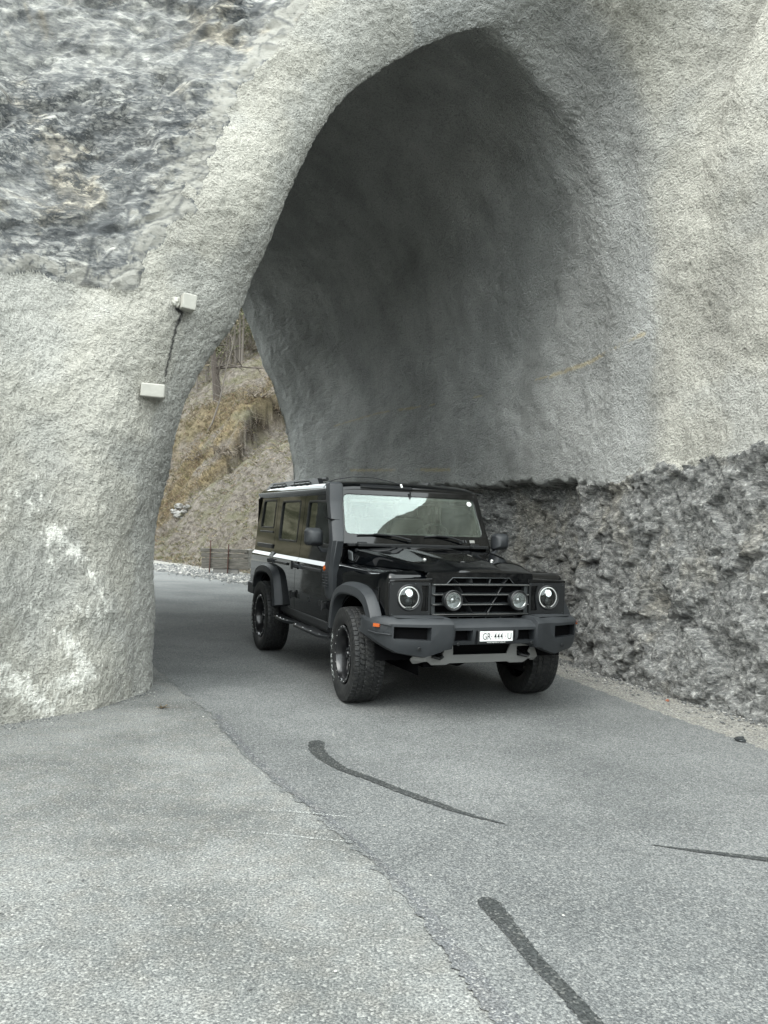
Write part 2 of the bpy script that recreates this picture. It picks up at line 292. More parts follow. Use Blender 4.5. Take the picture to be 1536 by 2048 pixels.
# ------------------------------------------------------------------ mesh helpers
def finish(me, smooth=35):
    if smooth:
        me.polygons.foreach_set('use_smooth', [True]*len(me.polygons)); me.set_sharp_from_angle(angle=R(smooth))
    me.update()
def link(name, me, m=None, parent=None):
    o = bpy.data.objects.new(name, me); COL.objects.link(o)
    if m: me.materials.append(m)
    if parent: o.parent = parent
    return o
def tag(o, label=None, cat=None, group=None, kind=None):
    for k, v in (('label', label), ('category', cat), ('group', group), ('kind', kind)):
        if v: o[k] = v
    return o
def bevel(o, w=.006, seg=2, ang=38):
    b = o.modifiers.new('bevel', 'BEVEL'); b.width = w; b.segments = seg; b.limit_method = 'ANGLE'; b.angle_limit = R(ang); b.harden_normals = True
    return o
class MB:
    def __init__(s): s.v = []; s.f = []
    def add(s, vs, fs):
        k = len(s.v); s.v += [tuple(v) for v in vs]; s.f += [tuple(i+k for i in f) for f in fs]; return s
    def box(s, c, d, rot=None, top=1.0):
        vs = []
        for z in (-1, 1):
            k = top if z > 0 else 1
            for x, y in ((-1, -1), (1, -1), (1, 1), (-1, 1)):
                q = Vector((x*d[0]/2*k, y*d[1]/2*k, z*d[2]/2))
                if rot: q = rot @ q
                vs.append(q+Vector(c))
        return s.add(vs, [(3, 2, 1, 0), (4, 5, 6, 7), (0, 1, 5, 4), (1, 2, 6, 5), (2, 3, 7, 6), (3, 0, 4, 7)])
    def loft(s, secs, closed=True, cap=True, loop=False):
        n = len(secs[0]); vs = [p for q in secs for p in q]; fs = []
        m = len(secs)
        for i in range(m if loop else m-1):
            a, b = i*n, ((i+1) % m)*n
            for j in range(n if closed else n-1):
                k = (j+1) % n; fs.append((a+j, a+k, b+k, b+j))
        if cap and closed and not loop: fs.append(tuple(range(n-1, -1, -1))); fs.append(tuple((m-1)*n+j for j in range(n)))
        return s.add(vs, fs)
    def tube(s, pts, r, n=8, cap=True):
        pts = [Vector(p) for p in pts]; rs = r if isinstance(r, (list, tuple)) else [r]*len(pts); secs = []
        ref = Vector((0, 0, 1)); prev = None
        for i, p in enumerate(pts):
            d = (pts[min(i+1, len(pts)-1)]-pts[max(i-1, 0)]).normalized()
            a = (prev - d*prev.dot(d)) if prev else (ref.cross(d) if abs(d.z) < .95 else Vector((1, 0, 0)).cross(d))
            a.normalize(); prev = a; b = d.cross(a)
            secs.append([p+(a*math.cos(2*math.pi*k/n)+b*math.sin(2*math.pi*k/n))*rs[i] for k in range(n)])
        return s.loft(secs, True, cap)
    def lathe(s, prof, n=48, c=(0, 0, 0), axis='Y', arc=None, cap=False):    # prof: (radius, along axis)
        secs = []; A0, A1 = arc or (0, 2*math.pi)
        cnt = n if arc is None else n+1
        for k in range(cnt):
            a = A0+(A1-A0)*k/n; C_, S_ = math.cos(a), math.sin(a); q = []
            for r, h in prof:
                if axis == 'Y': q.append((c[0]+r*C_, c[1]+h, c[2]+r*S_))
                elif axis == 'X': q.append((c[0]+h, c[1]+r*C_, c[2]+r*S_))
                else: q.append((c[0]+r*C_, c[1]+r*S_, c[2]+h))
            secs.append(q)
        return s.loft(secs, False, False, loop=arc is None)
    def mirror(s):
        k = MB(); k.v = [(x, -y, z) for x, y, z in s.v]; k.f = [f[::-1] for f in s.f]; return k
    def both(s):
        m = s.mirror(); return s.add(m.v, m.f)
    def build(s, name, m, parent=None, smooth=35, bev=0, seg=2):
        me = bpy.data.meshes.new(name); me.from_pydata(s.v, [], s.f)
        bm = bmesh.new(); bm.from_mesh(me); bmesh.ops.recalc_face_normals(bm, faces=bm.faces); bm.to_mesh(me); bm.free()
        finish(me, smooth); o = link(name, me, m, parent)
        if bev: bevel(o, bev, seg)
        return o
def slab(outline, holes, mapf, thick, ucuts=(), vcuts=()):
    """flat sheet with holes drawn in (u,v), cut into strips, mapped by mapf(u,v,depth) and given thickness"""
    bm = bmesh.new(); es = []
    for loop in [outline]+list(holes):
        vs = [bm.verts.new((u, v, 0)) for u, v in loop]
        es += [bm.edges.new((vs[i], vs[(i+1) % len(vs)])) for i in range(len(vs))]
    bmesh.ops.triangle_fill(bm, edges=es, use_beauty=True, normal=(0, 0, 1))
    for u in ucuts: bmesh.ops.bisect_plane(bm, geom=bm.verts[:]+bm.edges[:]+bm.faces[:], plane_co=(u, 0, 0), plane_no=(1, 0, 0), dist=1e-5)
    for v in vcuts: bmesh.ops.bisect_plane(bm, geom=bm.verts[:]+bm.edges[:]+bm.faces[:], plane_co=(0, v, 0), plane_no=(0, 1, 0), dist=1e-5)
    k = MB(); bm.verts.index_update(); n_ = len(bm.verts)
    for v in bm.verts: k.v.append(tuple(mapf(v.co.x, v.co.y, 0)))
    for v in bm.verts: k.v.append(tuple(mapf(v.co.x, v.co.y, thick)))
    for f in bm.faces:
        ix = [v.index for v in f.verts]; k.f.append(tuple(ix)); k.f.append(tuple(i+n_ for i in ix[::-1]))
    for e in bm.edges:
        if len(e.link_faces) == 1:
            a, b = e.verts[0].index, e.verts[1].index; k.f.append((a, b, b+n_, a+n_))
    bm.free(); return k
def rrect(u0, v0, u1, v1, r=.03, n=4):
    if not isinstance(r, (tuple, list)): r = [r]*4
    out = []
    for (cx, cy, a0, q) in ((u1-r[0], v1-r[0], 0, r[0]), (u0+r[1], v1-r[1], 90, r[1]), (u0+r[2], v0+r[2], 180, r[2]), (u1-r[3], v0+r[3], 270, r[3])):
        out += [(cx+q*math.cos(R(a0+90*i/n)), cy+q*math.sin(R(a0+90*i/n))) for i in range(n+1)]
    return out
def rpoly(pts, r=.03, n=4):            # polygon with rounded corners
    out = []; N_ = len(pts)
    for i, p_ in enumerate(pts):
        p_ = Vector(p_); a = Vector(pts[i-1])-p_; b = Vector(pts[(i+1) % N_])-p_
        rr = r[i] if isinstance(r, (list, tuple)) else r; rr = min(rr, a.length*.45, b.length*.45)
        if rr <= 0: out.append(tuple(p_)); continue
        A, B = p_+a.normalized()*rr, p_+b.normalized()*rr
        for k in range(n+1):
            t = k/n; q = A*(1-t)**2+p_*2*t*(1-t)+B*t*t; out.append((q.x, q.y))
    return out
def baked(o):
    dg = bpy.context.evaluated_depsgraph_get(); return bpy.data.meshes.new_from_object(o.evaluated_get(dg))
def cut(o, cutter):                    # cutter: MB, boolean difference baked in
    c = cutter.build('cutter', None, o.parent, 0); m = o.modifiers.new('b', 'BOOLEAN'); m.object = c; m.operation = 'DIFFERENCE'; m.solver = 'EXACT'
    bpy.context.view_layer.update(); me = baked(o); o.modifiers.clear(); old = o.data; o.data = me; bpy.data.meshes.remove(old)
    bpy.data.objects.remove(c); finish(me, 35); return o
def textmesh(s, size=1, spacing=1.0, extr=0):
    cu_ = bpy.data.curves.new('t', 'FONT'); cu_.body = s; cu_.size = size; cu_.align_x = 'CENTER'; cu_.space_character = spacing; cu_.offset = .004*size; cu_.extrude = extr; cu_.resolution_u = 4
    o = bpy.data.objects.new('t', cu_); COL.objects.link(o); bpy.context.view_layer.update(); me = baked(o); bpy.data.objects.remove(o)
    k = MB(); k.v = [tuple(v.co) for v in me.vertices]; k.f = [tuple(p_.vertices) for p_ in me.polygons]; return k
def catmull(P, k):                     # P list of np arrays (n, ...) -> k per span samples
    P = [np.asarray(p_, float) for p_ in P]; out = []; n_ = len(P)
    for i in range(n_-1):
        p0, p1, p2, p3 = P[max(i-1, 0)], P[i], P[i+1], P[min(i+2, n_-1)]
        kk = k[i] if isinstance(k, (list, tuple)) else k
        for j in range(kk):
            t = j/kk; out.append(.5*((2*p1)+(-p0+p2)*t+(2*p0-5*p1+4*p2-p3)*t*t+(-p0+3*p1-3*p2+p3)*t**3))
    out.append(P[-1]); return out

# ================================================================== THE SETTING
def grid_mesh(name, G, m, attrs=None, smooth=True, facemask=None):
    """G: (rows, cols, 3) array -> mesh"""
    r_, c_ = G.shape[:2]; v = G.reshape(-1, 3)
    i = np.arange(r_*c_).reshape(r_, c_); q = np.stack([i[:-1, :-1], i[:-1, 1:], i[1:, 1:], i[1:, :-1]], -1).reshape(-1, 4)
    if facemask is not None: q = q[facemask.reshape(-1)]
    used = np.unique(q); remap = np.full(len(v), -1); remap[used] = np.arange(len(used)); q = remap[q]; v = v[used]
    me = bpy.data.meshes.new(name); me.vertices.add(len(v)); me.vertices.foreach_set('co', v.astype(np.float32).ravel())
    me.loops.add(q.size); me.loops.foreach_set('vertex_index', q.ravel().astype(np.int32))
    me.polygons.add(len(q)); me.polygons.foreach_set('loop_start', (np.arange(len(q))*4).astype(np.int32))
    me.update(calc_edges=True)
    if smooth: me.polygons.foreach_set('use_smooth', [True]*len(q))
    for k_, a in (attrs or {}).items():
        at = me.attributes.new(k_, 'FLOAT', 'POINT'); at.data.foreach_set('value', a.reshape(-1)[used].astype(np.float32))
    me.update(); return link(name, me, m)
def sheet(name, pts, z, m, kind='structure'):
    bm = bmesh.new(); vs = [bm.verts.new((x, y, z)) for x, y in pts]; es = [bm.edges.new((vs[i], vs[(i+1) % len(vs)])) for i in range(len(vs))]
    bmesh.ops.triangle_fill(bm, edges=es, use_beauty=True, normal=(0, 0, 1)); bmesh.ops.recalc_face_normals(bm, faces=bm.faces)
    me = bpy.data.meshes.new(name); bm.to_mesh(me); bm.free(); return tag(link(name, me, m), kind=kind)
def dense(poly, step, amp, s=0):       # resample a line finely and fray it
    out = []
    for i in range(len(poly)-1):
        a, b_ = Vector(poly[i]), Vector(poly[i+1]); n_ = max(1, int((b_-a).length/step))
        for k in range(n_): out.append(a.lerp(b_, k/n_))
    out.append(Vector(poly[-1])); P = np.array([(p_.x, p_.y, s) for p_ in out])
    dx = fbm(P*9, 4, s, .7)*amp; dy = fbm(P*9+40, 4, s, .7)*amp
    return [(p_.x+a, p_.y+b_) for p_, a, b_ in zip(out, dx, dy)]
sheet('ground', [(-150, -150), (150, -150), (150, 220), (-150, 220)], 0, apron_m)
seam = [(2.2, -4), (1.2, 0), (.62, 2.0), (.41, 2.63), (.24, 3.14), (.12, 3.51), (-.06, 3.93), (-.27, 4.35), (-.58, 4.92), (-.86, 5.5), (-1.12, 6.11), (-1.30, 6.6), (-1.62, 7.2), (-1.95, 7.9), (-2.35, 8.7)]
redge = [(5.6, -4), (4.6, 1.5), (3.75, 3.9), (3.25, 5.1), (2.83, 6.09), (2.37, 7.32), (1.92, 8.78), (1.75, 9.6), (1.3, 11), (.2, 13), (-1.3, 15.7), (-2.3, 17.4), (-3.25, 20.25), (-4.75, 21.95), (-6.4, 24.1), (-12, 30), (-25, 41)]
road_pts = dense(seam, .02, .035, 3) + [(-4.4, 12.2), (-6.2, 14.8), (-9, 17.5), (-14, 21), (-30, 30)] + dense(redge, .04, .05, 5)[::-1]
sheet('road', road_pts, .004, road_m)
vg = [(5.5, -4.2), (4.5, 1.5), (3.65, 3.9), (3.15, 5.1), (2.73, 6.09), (2.27, 7.32), (1.82, 8.78), (1.6, 9.6), (1.2, 11), (.1, 13), (-1.4, 15.7), (-2.4, 17.4), (-3.3, 20), (-6.6, 24), (-12.2, 29.9), (-26, 41)]
sheet('verge', vg + [(-26, 48), (-12, 36), (-5, 30), (3, 20), (6, 10), (8, -4.2)], .002, verge_m)
def ribbon(name, line, w, z, m, amp=.012, s=0, kind='structure', label=None):
    P = [np.array(p_, float) for p_ in line]; Wd = w if isinstance(w, (list, tuple)) else [w]*len(P)
    Q = catmull([np.append(p_, q) for p_, q in zip(P, Wd)], [max(4, int(np.linalg.norm(P[i+1]-P[i])/.012)) for i in range(len(P)-1)])
    Q = np.array(Q); d = np.gradient(Q[:, :2], axis=0); d /= np.linalg.norm(d, axis=1)[:, None]+1e-9; nn = np.stack([-d[:, 1], d[:, 0]], -1)
    a1_ = fbm(np.c_[Q[:, :2]*38, np.full(len(Q), s)], 3, s, .7)*amp; a2_ = fbm(np.c_[Q[:, :2]*38, np.full(len(Q), s+9.)], 3, s+4, .7)*amp
    cap_ = np.minimum(1, np.sqrt(np.clip(np.arange(len(Q))*.012/(.6*np.maximum(Q[:, 2], .02)), 0, 1)))
    L = Q[:, :2]+nn*((Q[:, 2]/2*cap_+a1_)[:, None]); R_ = Q[:, :2]-nn*((Q[:, 2]/2*cap_+a2_)[:, None])
    G = np.stack([np.c_[L, np.full(len(L), z)], np.c_[R_, np.full(len(L), z)]], 1)
    o = grid_mesh(name, G, m); return tag(o, kind=kind)
ribbon('road_joint', [(.75, 1.5), (.52, 2.3), (.44, 2.63), (.28, 3.14), (.17, 3.51), (-.01, 3.93), (-.22, 4.35), (-.53, 4.92), (-.81, 5.5), (-1.07, 6.11), (-1.25, 6.6)], [.10, .09, .085, .07, .045, .03, .035, .05, .05, .07, .03], .006, joint_m, .02, 2)
ribbon('tar_streak', [(-.41, 5.90), (-.385, 5.62), (-.22, 5.27), (-.02, 5.05), (.20, 4.80), (.42, 4.57), (.55, 4.46), (.70, 4.355)], [.10, .105, .075, .06, .065, .05, .03, .004], .008, tar_m, .010, 5)
ribbon('tar_streak', [(.465, 3.50), (.50, 3.38), (.545, 3.2), (.60, 2.98), (.66, 2.8), (.71, 2.62), (.80, 2.3), (.9, 2.0)], [.085, .085, .07, .066, .062, .064, .06, .05], .008, tar_m, .007, 8)
ribbon('tar_streak', [(2.5, 3.86), (2.15, 3.95), (1.88, 4.015), (1.62, 4.08), (1.37, 4.15)], [.06, .055, .05, .035, .005], .008, tar_m, .006, 11)
ribbon('chalk_scratch', [(-.72, 4.14), (-.50, 4.12), (-.22, 4.07), (.1, 4.03)], [.006, .012, .012, .004], .0085, dust_m, .004, 21)
ribbon('chalk_scratch', [(-.62, 4.46), (-.40, 4.44), (-.18, 4.40), (-.05, 4.38)], [.006, .018, .014, .004], .0085, dust_m, .005, 23)

# ---- cliff skin: a sprayed-concrete tunnel through a rock spur
def poly_resample(P, n_):
    P = np.array(P, float); d = np.r_[0, np.cumsum(np.linalg.norm(np.diff(P, axis=0), axis=1))]
    # smooth through the points, then even spacing
    K = catmull(list(P), 12); K = np.array(K); d = np.r_[0, np.cumsum(np.linalg.norm(np.diff(K, axis=0), axis=1))]
    t = np.linspace(0, d[-1], n_); return np.stack([np.interp(t, d, K[:, k]) for k in range(3)], -1)
ML, MR = 520, 400
def px(lst): return [tuple(W(*q)) for q in lst]
def right_profile(foot, nrm, prof, apex):       # foot (x,y), outward normal, [(off, z)], apex point last->first
    pts = [(foot[0]+nrm[0]*o_, foot[1]+nrm[1]*o_, z) for o_, z in prof][::-1]
    return [tuple(apex)]+pts
NR = (.93, .36)
rows = []
def row(left, right):
    P = np.array(list(left)+list(right)[1:], float); K = np.array(catmull(list(P), 12)); c_ = (len(left)-1)*12
    d = np.r_[0, np.cumsum(np.linalg.norm(np.diff(K, axis=0), axis=1))]
    t = np.r_[np.linspace(0, d[c_], ML)[:-1], np.linspace(d[c_], d[-1], MR)]; rows.append(np.stack([np.interp(t, d, K[:, k]) for k in range(3)], -1))
# R-4
ap = (1.2, 11.5, 12.5)
row([(-6.5, .5, -.15), (-6.7, .8, 2), (-7.2, 1.6, 4.5), (-7.6, 3.2, 7.5), (-6.6, 6.5, 10), (-3, 10.2, 11.8), ap], right_profile((6.2, .2), NR, [(0, -.15), (.1, 1.2), (.25, 2.3), (.35, 3.5), (.6, 4.6), (1.3, 5.5), (3.0, 6.2), (5.5, 7.2)], ap))
# R-3
ap = (1.1, 9.6, 10.4)
row([(-3.9, 3.9, -.15), (-4.05, 4.1, 1.2), (-4.3, 4.4, 3), (-5.0, 5.6, 5.6), (-4.9, 7.4, 8.0), (-2.4, 9.2, 9.8), ap], right_profile((4.0, 4.6), NR, [(0, -.15), (.1, 1.2), (.22, 2.2), (.26, 3.5), (.32, 4.8), (.38, 6.0), (.5, 6.8), (1.3, 7.3), (3.4, 7.7)], ap))
# R-2
ap = W(985, -300, 8.7)
row([(-2.72, 6.0, -.15)]+px([(0, 1280, 6.1), (-5, 1000, 6.25), (-5, 700, 6.5), (-5, 500, 6.75), (-5, 300, 7.1), (0, 60, 7.7), (150, -120, 8.2), (420, -230, 8.6), (700, -290, 8.75)])+[tuple(ap)],
    right_profile((3.2, 6.9), NR, [(0, -.15), (.08, 1.2), (.15, 2.2), (.18, 3.3), (.28, 4.5), (.34, 5.4), (.40, 6.3), (.6, 6.95), (1.5, 7.4)], ap))
# R-1
ap = W(985, -110, 8.35)
row(px([(205, 1418, 6.72)])[:0]+[(-2.2, 6.72, -.15)]+px([(205, 1250, 6.75), (205, 1100, 6.8), (215, 980, 6.85), (235, 820, 6.95), (270, 660, 7.1), (312, 545, 7.3), (350, 470, 7.4), (400, 395, 7.5), (448, 330, 7.6), (505, 220, 7.8), (565, 110, 7.95), (640, 0, 8.1), (740, -65, 8.2), (860, -100, 8.3)])+[tuple(ap)],
    right_profile((2.78, 8.0), NR, [(0, -.15), (.06, 1.2), (.10, 2.2), (.12, 3.3), (.12, 4.5), (.05, 5.4), (-.25, 6.3), (-.95, 7.0)], ap))
# E: the arris of the opening
ap = W(982, 54, 8.7)
E_l = px([(305, 1372, 7.6), (312, 1250, 7.62), (306, 1100, 7.65), (326, 980, 7.68), (346, 900, 7.7), (374, 800, 7.75), (420, 705, 7.85), (468, 635, 7.95), (501, 550, 8.0), (556, 430, 8.1), (598, 340, 8.2), (652, 240, 8.3), (720, 165, 8.4), (800, 115, 8.5), (880, 80, 8.6)])
E_l[0] = (E_l[0][0], E_l[0][1], -.15)
row(E_l+[tuple(ap)], [tuple(ap)]+px([(1062, 78, 8.75), (1135, 145, 8.8)])+[(2.16, 8.86, 5.65), (2.40, 8.9, 4.9), (2.46, 8.93, 4.0), (2.48, 8.93, 3.0), (2.46, 8.93, 2.2), (2.43, 8.93, 1.2), (2.42, 8.93, -.15)])
# interior stations: width across, normal
def inner(fr, nrm, width, top, prof_r, prof_l):
    n_ = Vector((nrm[0], nrm[1])).normalized(); F0 = Vector(fr)
    def P_(a, z): return (F0.x-n_.x*a, F0.y-n_.y*a, z)
    apx = P_(width*.5, top); row([P_(width-a, z) for a, z in prof_l]+[apx], [apx]+[P_(a, z) for a, z in prof_r[::-1]])
PR = [(0, -.15), (0, 1.2), (-.02, 2.2), (0, 3.3), (.05, 4.4), (.30, 5.3), (.75, 6.1), (1.4, 6.6)]
PL = [(0, -.15), (-.05, 1.2), (0, 2.5), (.15, 3.8), (.5, 5.0), (1.1, 6.1), (1.8, 6.6)]
inner((2.20, 9.7), (.93, .36), 4.95, 6.95, [(0, -.15), (0, 1.2), (-.03, 2.2), (-.05, 3.3), (-.05, 4.4), (.15, 5.4), (.55, 6.2), (1.2, 6.75)], PL)
inner((1.78, 10.9), (.90, .43), 5.1, 7.15, [(0, -.15), (0, 1.2), (-.03, 2.2), (-.03, 3.3), (.0, 4.4), (.2, 5.4), (.65, 6.3), (1.3, 6.9)], PL)
inner((.62, 13.0), (.88, .47), 5.2, 7.2, PR, PL)
inner((-.92, 15.8), (.88, .47), 5.1, 6.9, [(0, -.15), (-.02, 1.2), (-.02, 2.2), (0, 3.1), (.05, 4.2), (.42, 5.2), (.95, 6.0), (1.7, 6.7)], PL)
inner((-1.86, 17.5), (.88, .47), 4.9, 6.6, [(0, -.15), (0, 1.2), (0, 2.4), (.16, 3.4), (.49, 4.3), (.85, 5.2), (1.17, 5.85), (1.75, 6.35)], PL)
# back face of the spur
def back(dist, spread, up):
    a, b_ = rows[-1], None
    c0 = np.array([-4.1, 16.2, 3.0]); g = a-c0; g = g/np.linalg.norm(g, axis=1)[:, None]
    q = a+g*spread*np.array([1, 1, .9])+np.array([-.47*dist, .88*dist, up]); q[:, 2] = np.where(a[:, 2] < .0, a[:, 2], q[:, 2]); rows.append(q)
back(.35, .5, 0); back(.2, 3.5, .8)
spans = [26, 120, 130, 62, 42, 34, 60, 74, 50, 14, 16]
G = np.array(catmull(rows, spans)); RN, CN = G.shape[:2]
srow = np.concatenate([np.linspace(i, i+1, k, endpoint=False) for i, k in enumerate(spans)]+[[len(spans)]])  # row coordinate: 3 = R-1, 4 = E
S_ = np.repeat(srow[:, None], CN, 1); T_ = np.repeat(np.linspace(-1, 1, CN)[None], RN, 0)     # T: -1 left foot, 0 crown, 1 right foot
P0 = G.reshape(-1, 3); s1, t1 = S_.ravel()*1., T_.ravel()
def normals(G):
    du = np.gradient(G, axis=1); dv = np.gradient(G, axis=0); n_ = np.cross(du, dv); return n_/(np.linalg.norm(n_, axis=2)[..., None]+1e-9)
NN = normals(G).reshape(-1, 3)
# make normals point to the open side (towards the road axis / camera)
ref = np.array([.2, 4.0, 2.5])-P0; ax_ = np.stack([np.interp(s1, [4, 9], [0., -4.1]), np.interp(s1, [4, 9], [8.5, 16.3]), np.full(len(s1), 2.8)], -1)-P0
ref = np.where((s1 > 4)[:, None], ax_, ref); sg = np.sign((NN*ref).sum(1)).reshape(RN, CN)
NN = NN*np.median(sg[10:-35])
rough = fbm(P0*.55, 4, 11); wig = fbm(P0*1.6, 5, 21); wig2 = fbm(P0*6, 3, 31)
# raw rock up on the left: beyond the band, above the sprayed base
zb = 3.42+.05*wig+.04*wig2
rk_l = sstep(3.0, 2.90, s1+.10*wig+.04*wig2)*sstep(0, .10, P0[:, 2]-zb)*sstep(-.03, -.10, t1)
rk_l = np.maximum(rk_l, sstep(2.9, 2.6, s1)*sstep(0, .10, P0[:, 2]-zb)*sstep(.1, -.05, t1))
# raw rock low on the right
zr = np.interp(s1, [1, 2, 3, 4, 5, 6, 7], [2.36, 2.33, 2.24, 2.13, 2.11, 2.13, 2.1])+.09*wig+.05*wig2
rk_r = sstep(.03, -.05, P0[:, 2]-zr)*sstep(.2, .4, t1)*sstep(7.6, 7.2, s1+.2*wig)
rock = np.clip(rk_l+rk_r, 0, 1)
# shotcrete relief
disp = rough*.075+fbm(P0*1.7, 4, 5)*.032+fbm(P0*np.array([6, 6, 6]), 3, 8)*.010
grit = fbm(P0*17, 3, 15, .65)*.011
disp = disp*np.interp(s1, [2.9, 3.4, 4.0, 4.5], [1, .6, .42, 1.0])+grit
# shards: layered along a plane that climbs to the right
hv = np.array([.5, .87, 0]); zv = np.array([0, 0, 1.]); av = .84*hv+.54*zv; bv = -.54*hv+.84*zv; cv = np.array([.87, -.5, 0])
Q = np.stack([P0@av, P0@bv, P0@cv], -1); Q = Q+np.stack([0*wig, .10*wig+.16*fbm(P0*.5, 3, 71), 0*wig], -1)
h1_, r1_, e1_ = facets(Q*np.array([.9, 2.6, 1.6]), 1)
h2_, r2_, e2_ = facets(Q*np.array([2.6, 6.5, 4.5]), 2)
h3_, r3_, e3_ = facets(Q*np.array([7, 15, 11]), 3)
calm = sstep(-.1, .35, fbm(P0*.8, 3, 73))
h1_ = h1_*sstep(0, .30, e1_); h2_ = h2_*sstep(0, .42, e2_); h3_ = h3_*sstep(0, .6, e3_)
shl = h1_*.13+(h2_*.060+h3_*.014)*(1-.5*calm)+fbm(Q*np.array([.5, 1.4, 1.]), 3, 41)*.06-.02
R2m = np.array(Euler((.3, .6, .1)).to_matrix()); Q2 = P0@R2m.T
h4_, r4_, e4_ = facets(Q2*np.array([1.5, 2.0, 3.0])+wig[:, None]*.5, 4)
h5_, r5_, e5_ = facets(Q2*np.array([7, 10, 15])+wig2[:, None]*.5, 5)
h6_, r6_, e6_ = facets(Q2*np.array([17, 22, 34]), 6)
shr = h4_*.085+h5_*.024+h6_*.010+fbm(P0*1.1, 4, 43)*.06+fbm(P0*14, 3, 44)*.012
shr = shr-.06*sstep(.0, -.18, P0[:, 2]-zr)*np.interp(P0[:, 2], [0, 1.0, 2.2], [.0, .6, 1])-.24*sstep(4.95, 5.12, s1+.1*wig)+.02
ml_ = np.minimum(sstep(.0, .7, P0[:, 2]-zb), sstep(3.0, 2.6, s1+.06*wig)); disp = disp*(1-rock)+(shl*ml_+disp*.5*(1-ml_)+h2_*.03+h3_*.012)*rk_l+shr*rk_r
P1 = P0+NN*disp[:, None]
shard = np.clip(rk_l*(.55*r2_+.45*r3_)+rk_r*(.45*r5_+.55*r6_), 0, 1)
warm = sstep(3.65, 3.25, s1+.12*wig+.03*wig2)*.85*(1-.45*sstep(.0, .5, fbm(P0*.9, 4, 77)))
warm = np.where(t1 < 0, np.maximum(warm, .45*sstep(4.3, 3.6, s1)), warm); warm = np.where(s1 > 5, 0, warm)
# chalky scuffs on the pillar, drawn along its surface
def P2px(P):
    q = P-np.array([0, 0, EYE]); R3 = np.array([cr, cu, cf]); c_ = q@R3.T; return 768+F_PX*c_[:, 0]/c_[:, 2], 1024-F_PX*c_[:, 1]/c_[:, 2]
vis = (s1 < 4.2)&(t1 < 0)&(P1[:, 1] > 3)
def near_line(A, B, w):                # distance on the surface to the segment between two surface points
    A, B = np.array(A), np.array(B); ab = B-A; t = np.clip(((P1-A)@ab)/(ab@ab), 0, 1); return np.exp(-(np.linalg.norm(P1-(A+t[:, None]*ab), axis=1)/w)**2)
def onwall(a, b_):                     # nearest visible skin point to a photo position
    m_ = np.where(vis)[0]; d = (qx[m_]-a)**2+(qy[m_]-b_)**2; return P1[m_[np.argmin(d)]]
qx, qy = P2px(np.where((P1[:, 1] > .5)[:, None], P1, np.array([0, 1, 0])))
fine_ = fbm(P0*26, 3, 51, .7); med_ = fbm(P0*7, 4, 52)
stain = np.zeros(len(P1))
for (a, b_, c_, d_, w, k_) in [(105, 1062, 165, 1115, .07, .8), (165, 1115, 210, 1200, .035, .6), (98, 1085, 102, 1130, .03, .7), (160, 1215, 200, 1225, .07, .55), (120, 1270, 165, 1325, .09, .8), (130, 1360, 180, 1350, .11, .75), (0, 1350, 95, 1410, .13, .75), (60, 1215, 100, 1235, .018, .8), (130, 1050, 140, 1070, .02, .6), (278, 1370, 280, 1395, .012, .9), (95, 1130, 60, 1215, .03, .35), (20, 1005, 70, 985, .12, .3)]:
    stain = np.maximum(stain, near_line(onwall(a, b_), onwall(c_, d_), w*.85)*k_)
stain = np.where(vis, sstep(.28, .52, stain*.92+.55*fine_+.26*med_-.08)*.72*(stain > .04), 0)
stain = stain*(1-rock)
crack = np.zeros(len(P1))
ck = [(352, 618), (366, 626), (353, 655), (345, 690), (337, 720), (330, 752)]
for i in range(len(ck)-1): crack = np.maximum(crack, np.where(vis, near_line(onwall(*ck[i]), onwall(*ck[i+1]), .020-.0015*i), 0))
crack = sstep(.35, .75, crack+.08*fine_)
crack = np.maximum(crack, rk_l*.75*np.maximum(sstep(.10, .0, e2_)*sstep(-.25, .25, med_), sstep(.07, .0, e1_))*(1-.7*calm)+rk_r*.15*sstep(.06, .0, e5_))
ochre = np.zeros(len(P1)); vis = (s1 < 9)&(t1 > 0)&(P1[:, 1] > 3)
for a, b_, c_, d_, w in [(670, 852, 760, 826, .02), (760, 826, 830, 815, .02), (830, 815, 960, 793, .014), (960, 793, 1100, 750, .012), (1100, 750, 1170, 728, .03), (1170, 728, 1290, 668, .028), (700, 940, 900, 938, .03)]:
    ochre = np.maximum(ochre, near_line(onwall(a, b_), onwall(c_, d_), w))
ochre = sstep(.22, .85, ochre+.30*fine_)*.5*(ochre > .1)
P1[:, 2] = np.maximum(P1[:, 2], -.15)
G1 = P1.reshape(RN, CN, 3)
spray = rk_l*np.clip(np.maximum(sstep(.40, .0, P0[:, 2]-zb), sstep(2.66, 2.95, s1))+.0, 0, 1); spray = sstep(.45, .62, spray+.45*med_+.35*fine_)
A2 = {k_: v_.reshape(RN, CN) for k_, v_ in dict(spray=spray, warm=warm, stain=stain, shard=shard, ochre=ochre, crack=crack).items()}
fm = lambda a: (a[:-1, :-1]+a[1:, 1:]+a[1:, :-1]+a[:-1, 1:])/4
Fl = fm(rk_l.reshape(RN, CN)) > .5; Fr = fm(rk_r.reshape(RN, CN)) > .5
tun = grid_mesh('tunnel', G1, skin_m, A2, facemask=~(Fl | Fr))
tag(tun, 'grey sprayed-concrete rock tunnel arch curving over the narrow road', 'tunnel')
tag(grid_mesh('rock_face', G1, face_m, A2, smooth=False, facemask=Fl), kind='structure')
tag(grid_mesh('rock_wall', G1, rubble_m, A2, smooth=False, facemask=Fr), kind='structure')
# the hill the spur belongs to: a closed mass above and behind the skin
TOPL = np.array([G1[0, i] for i in range(0, CN, 20)])

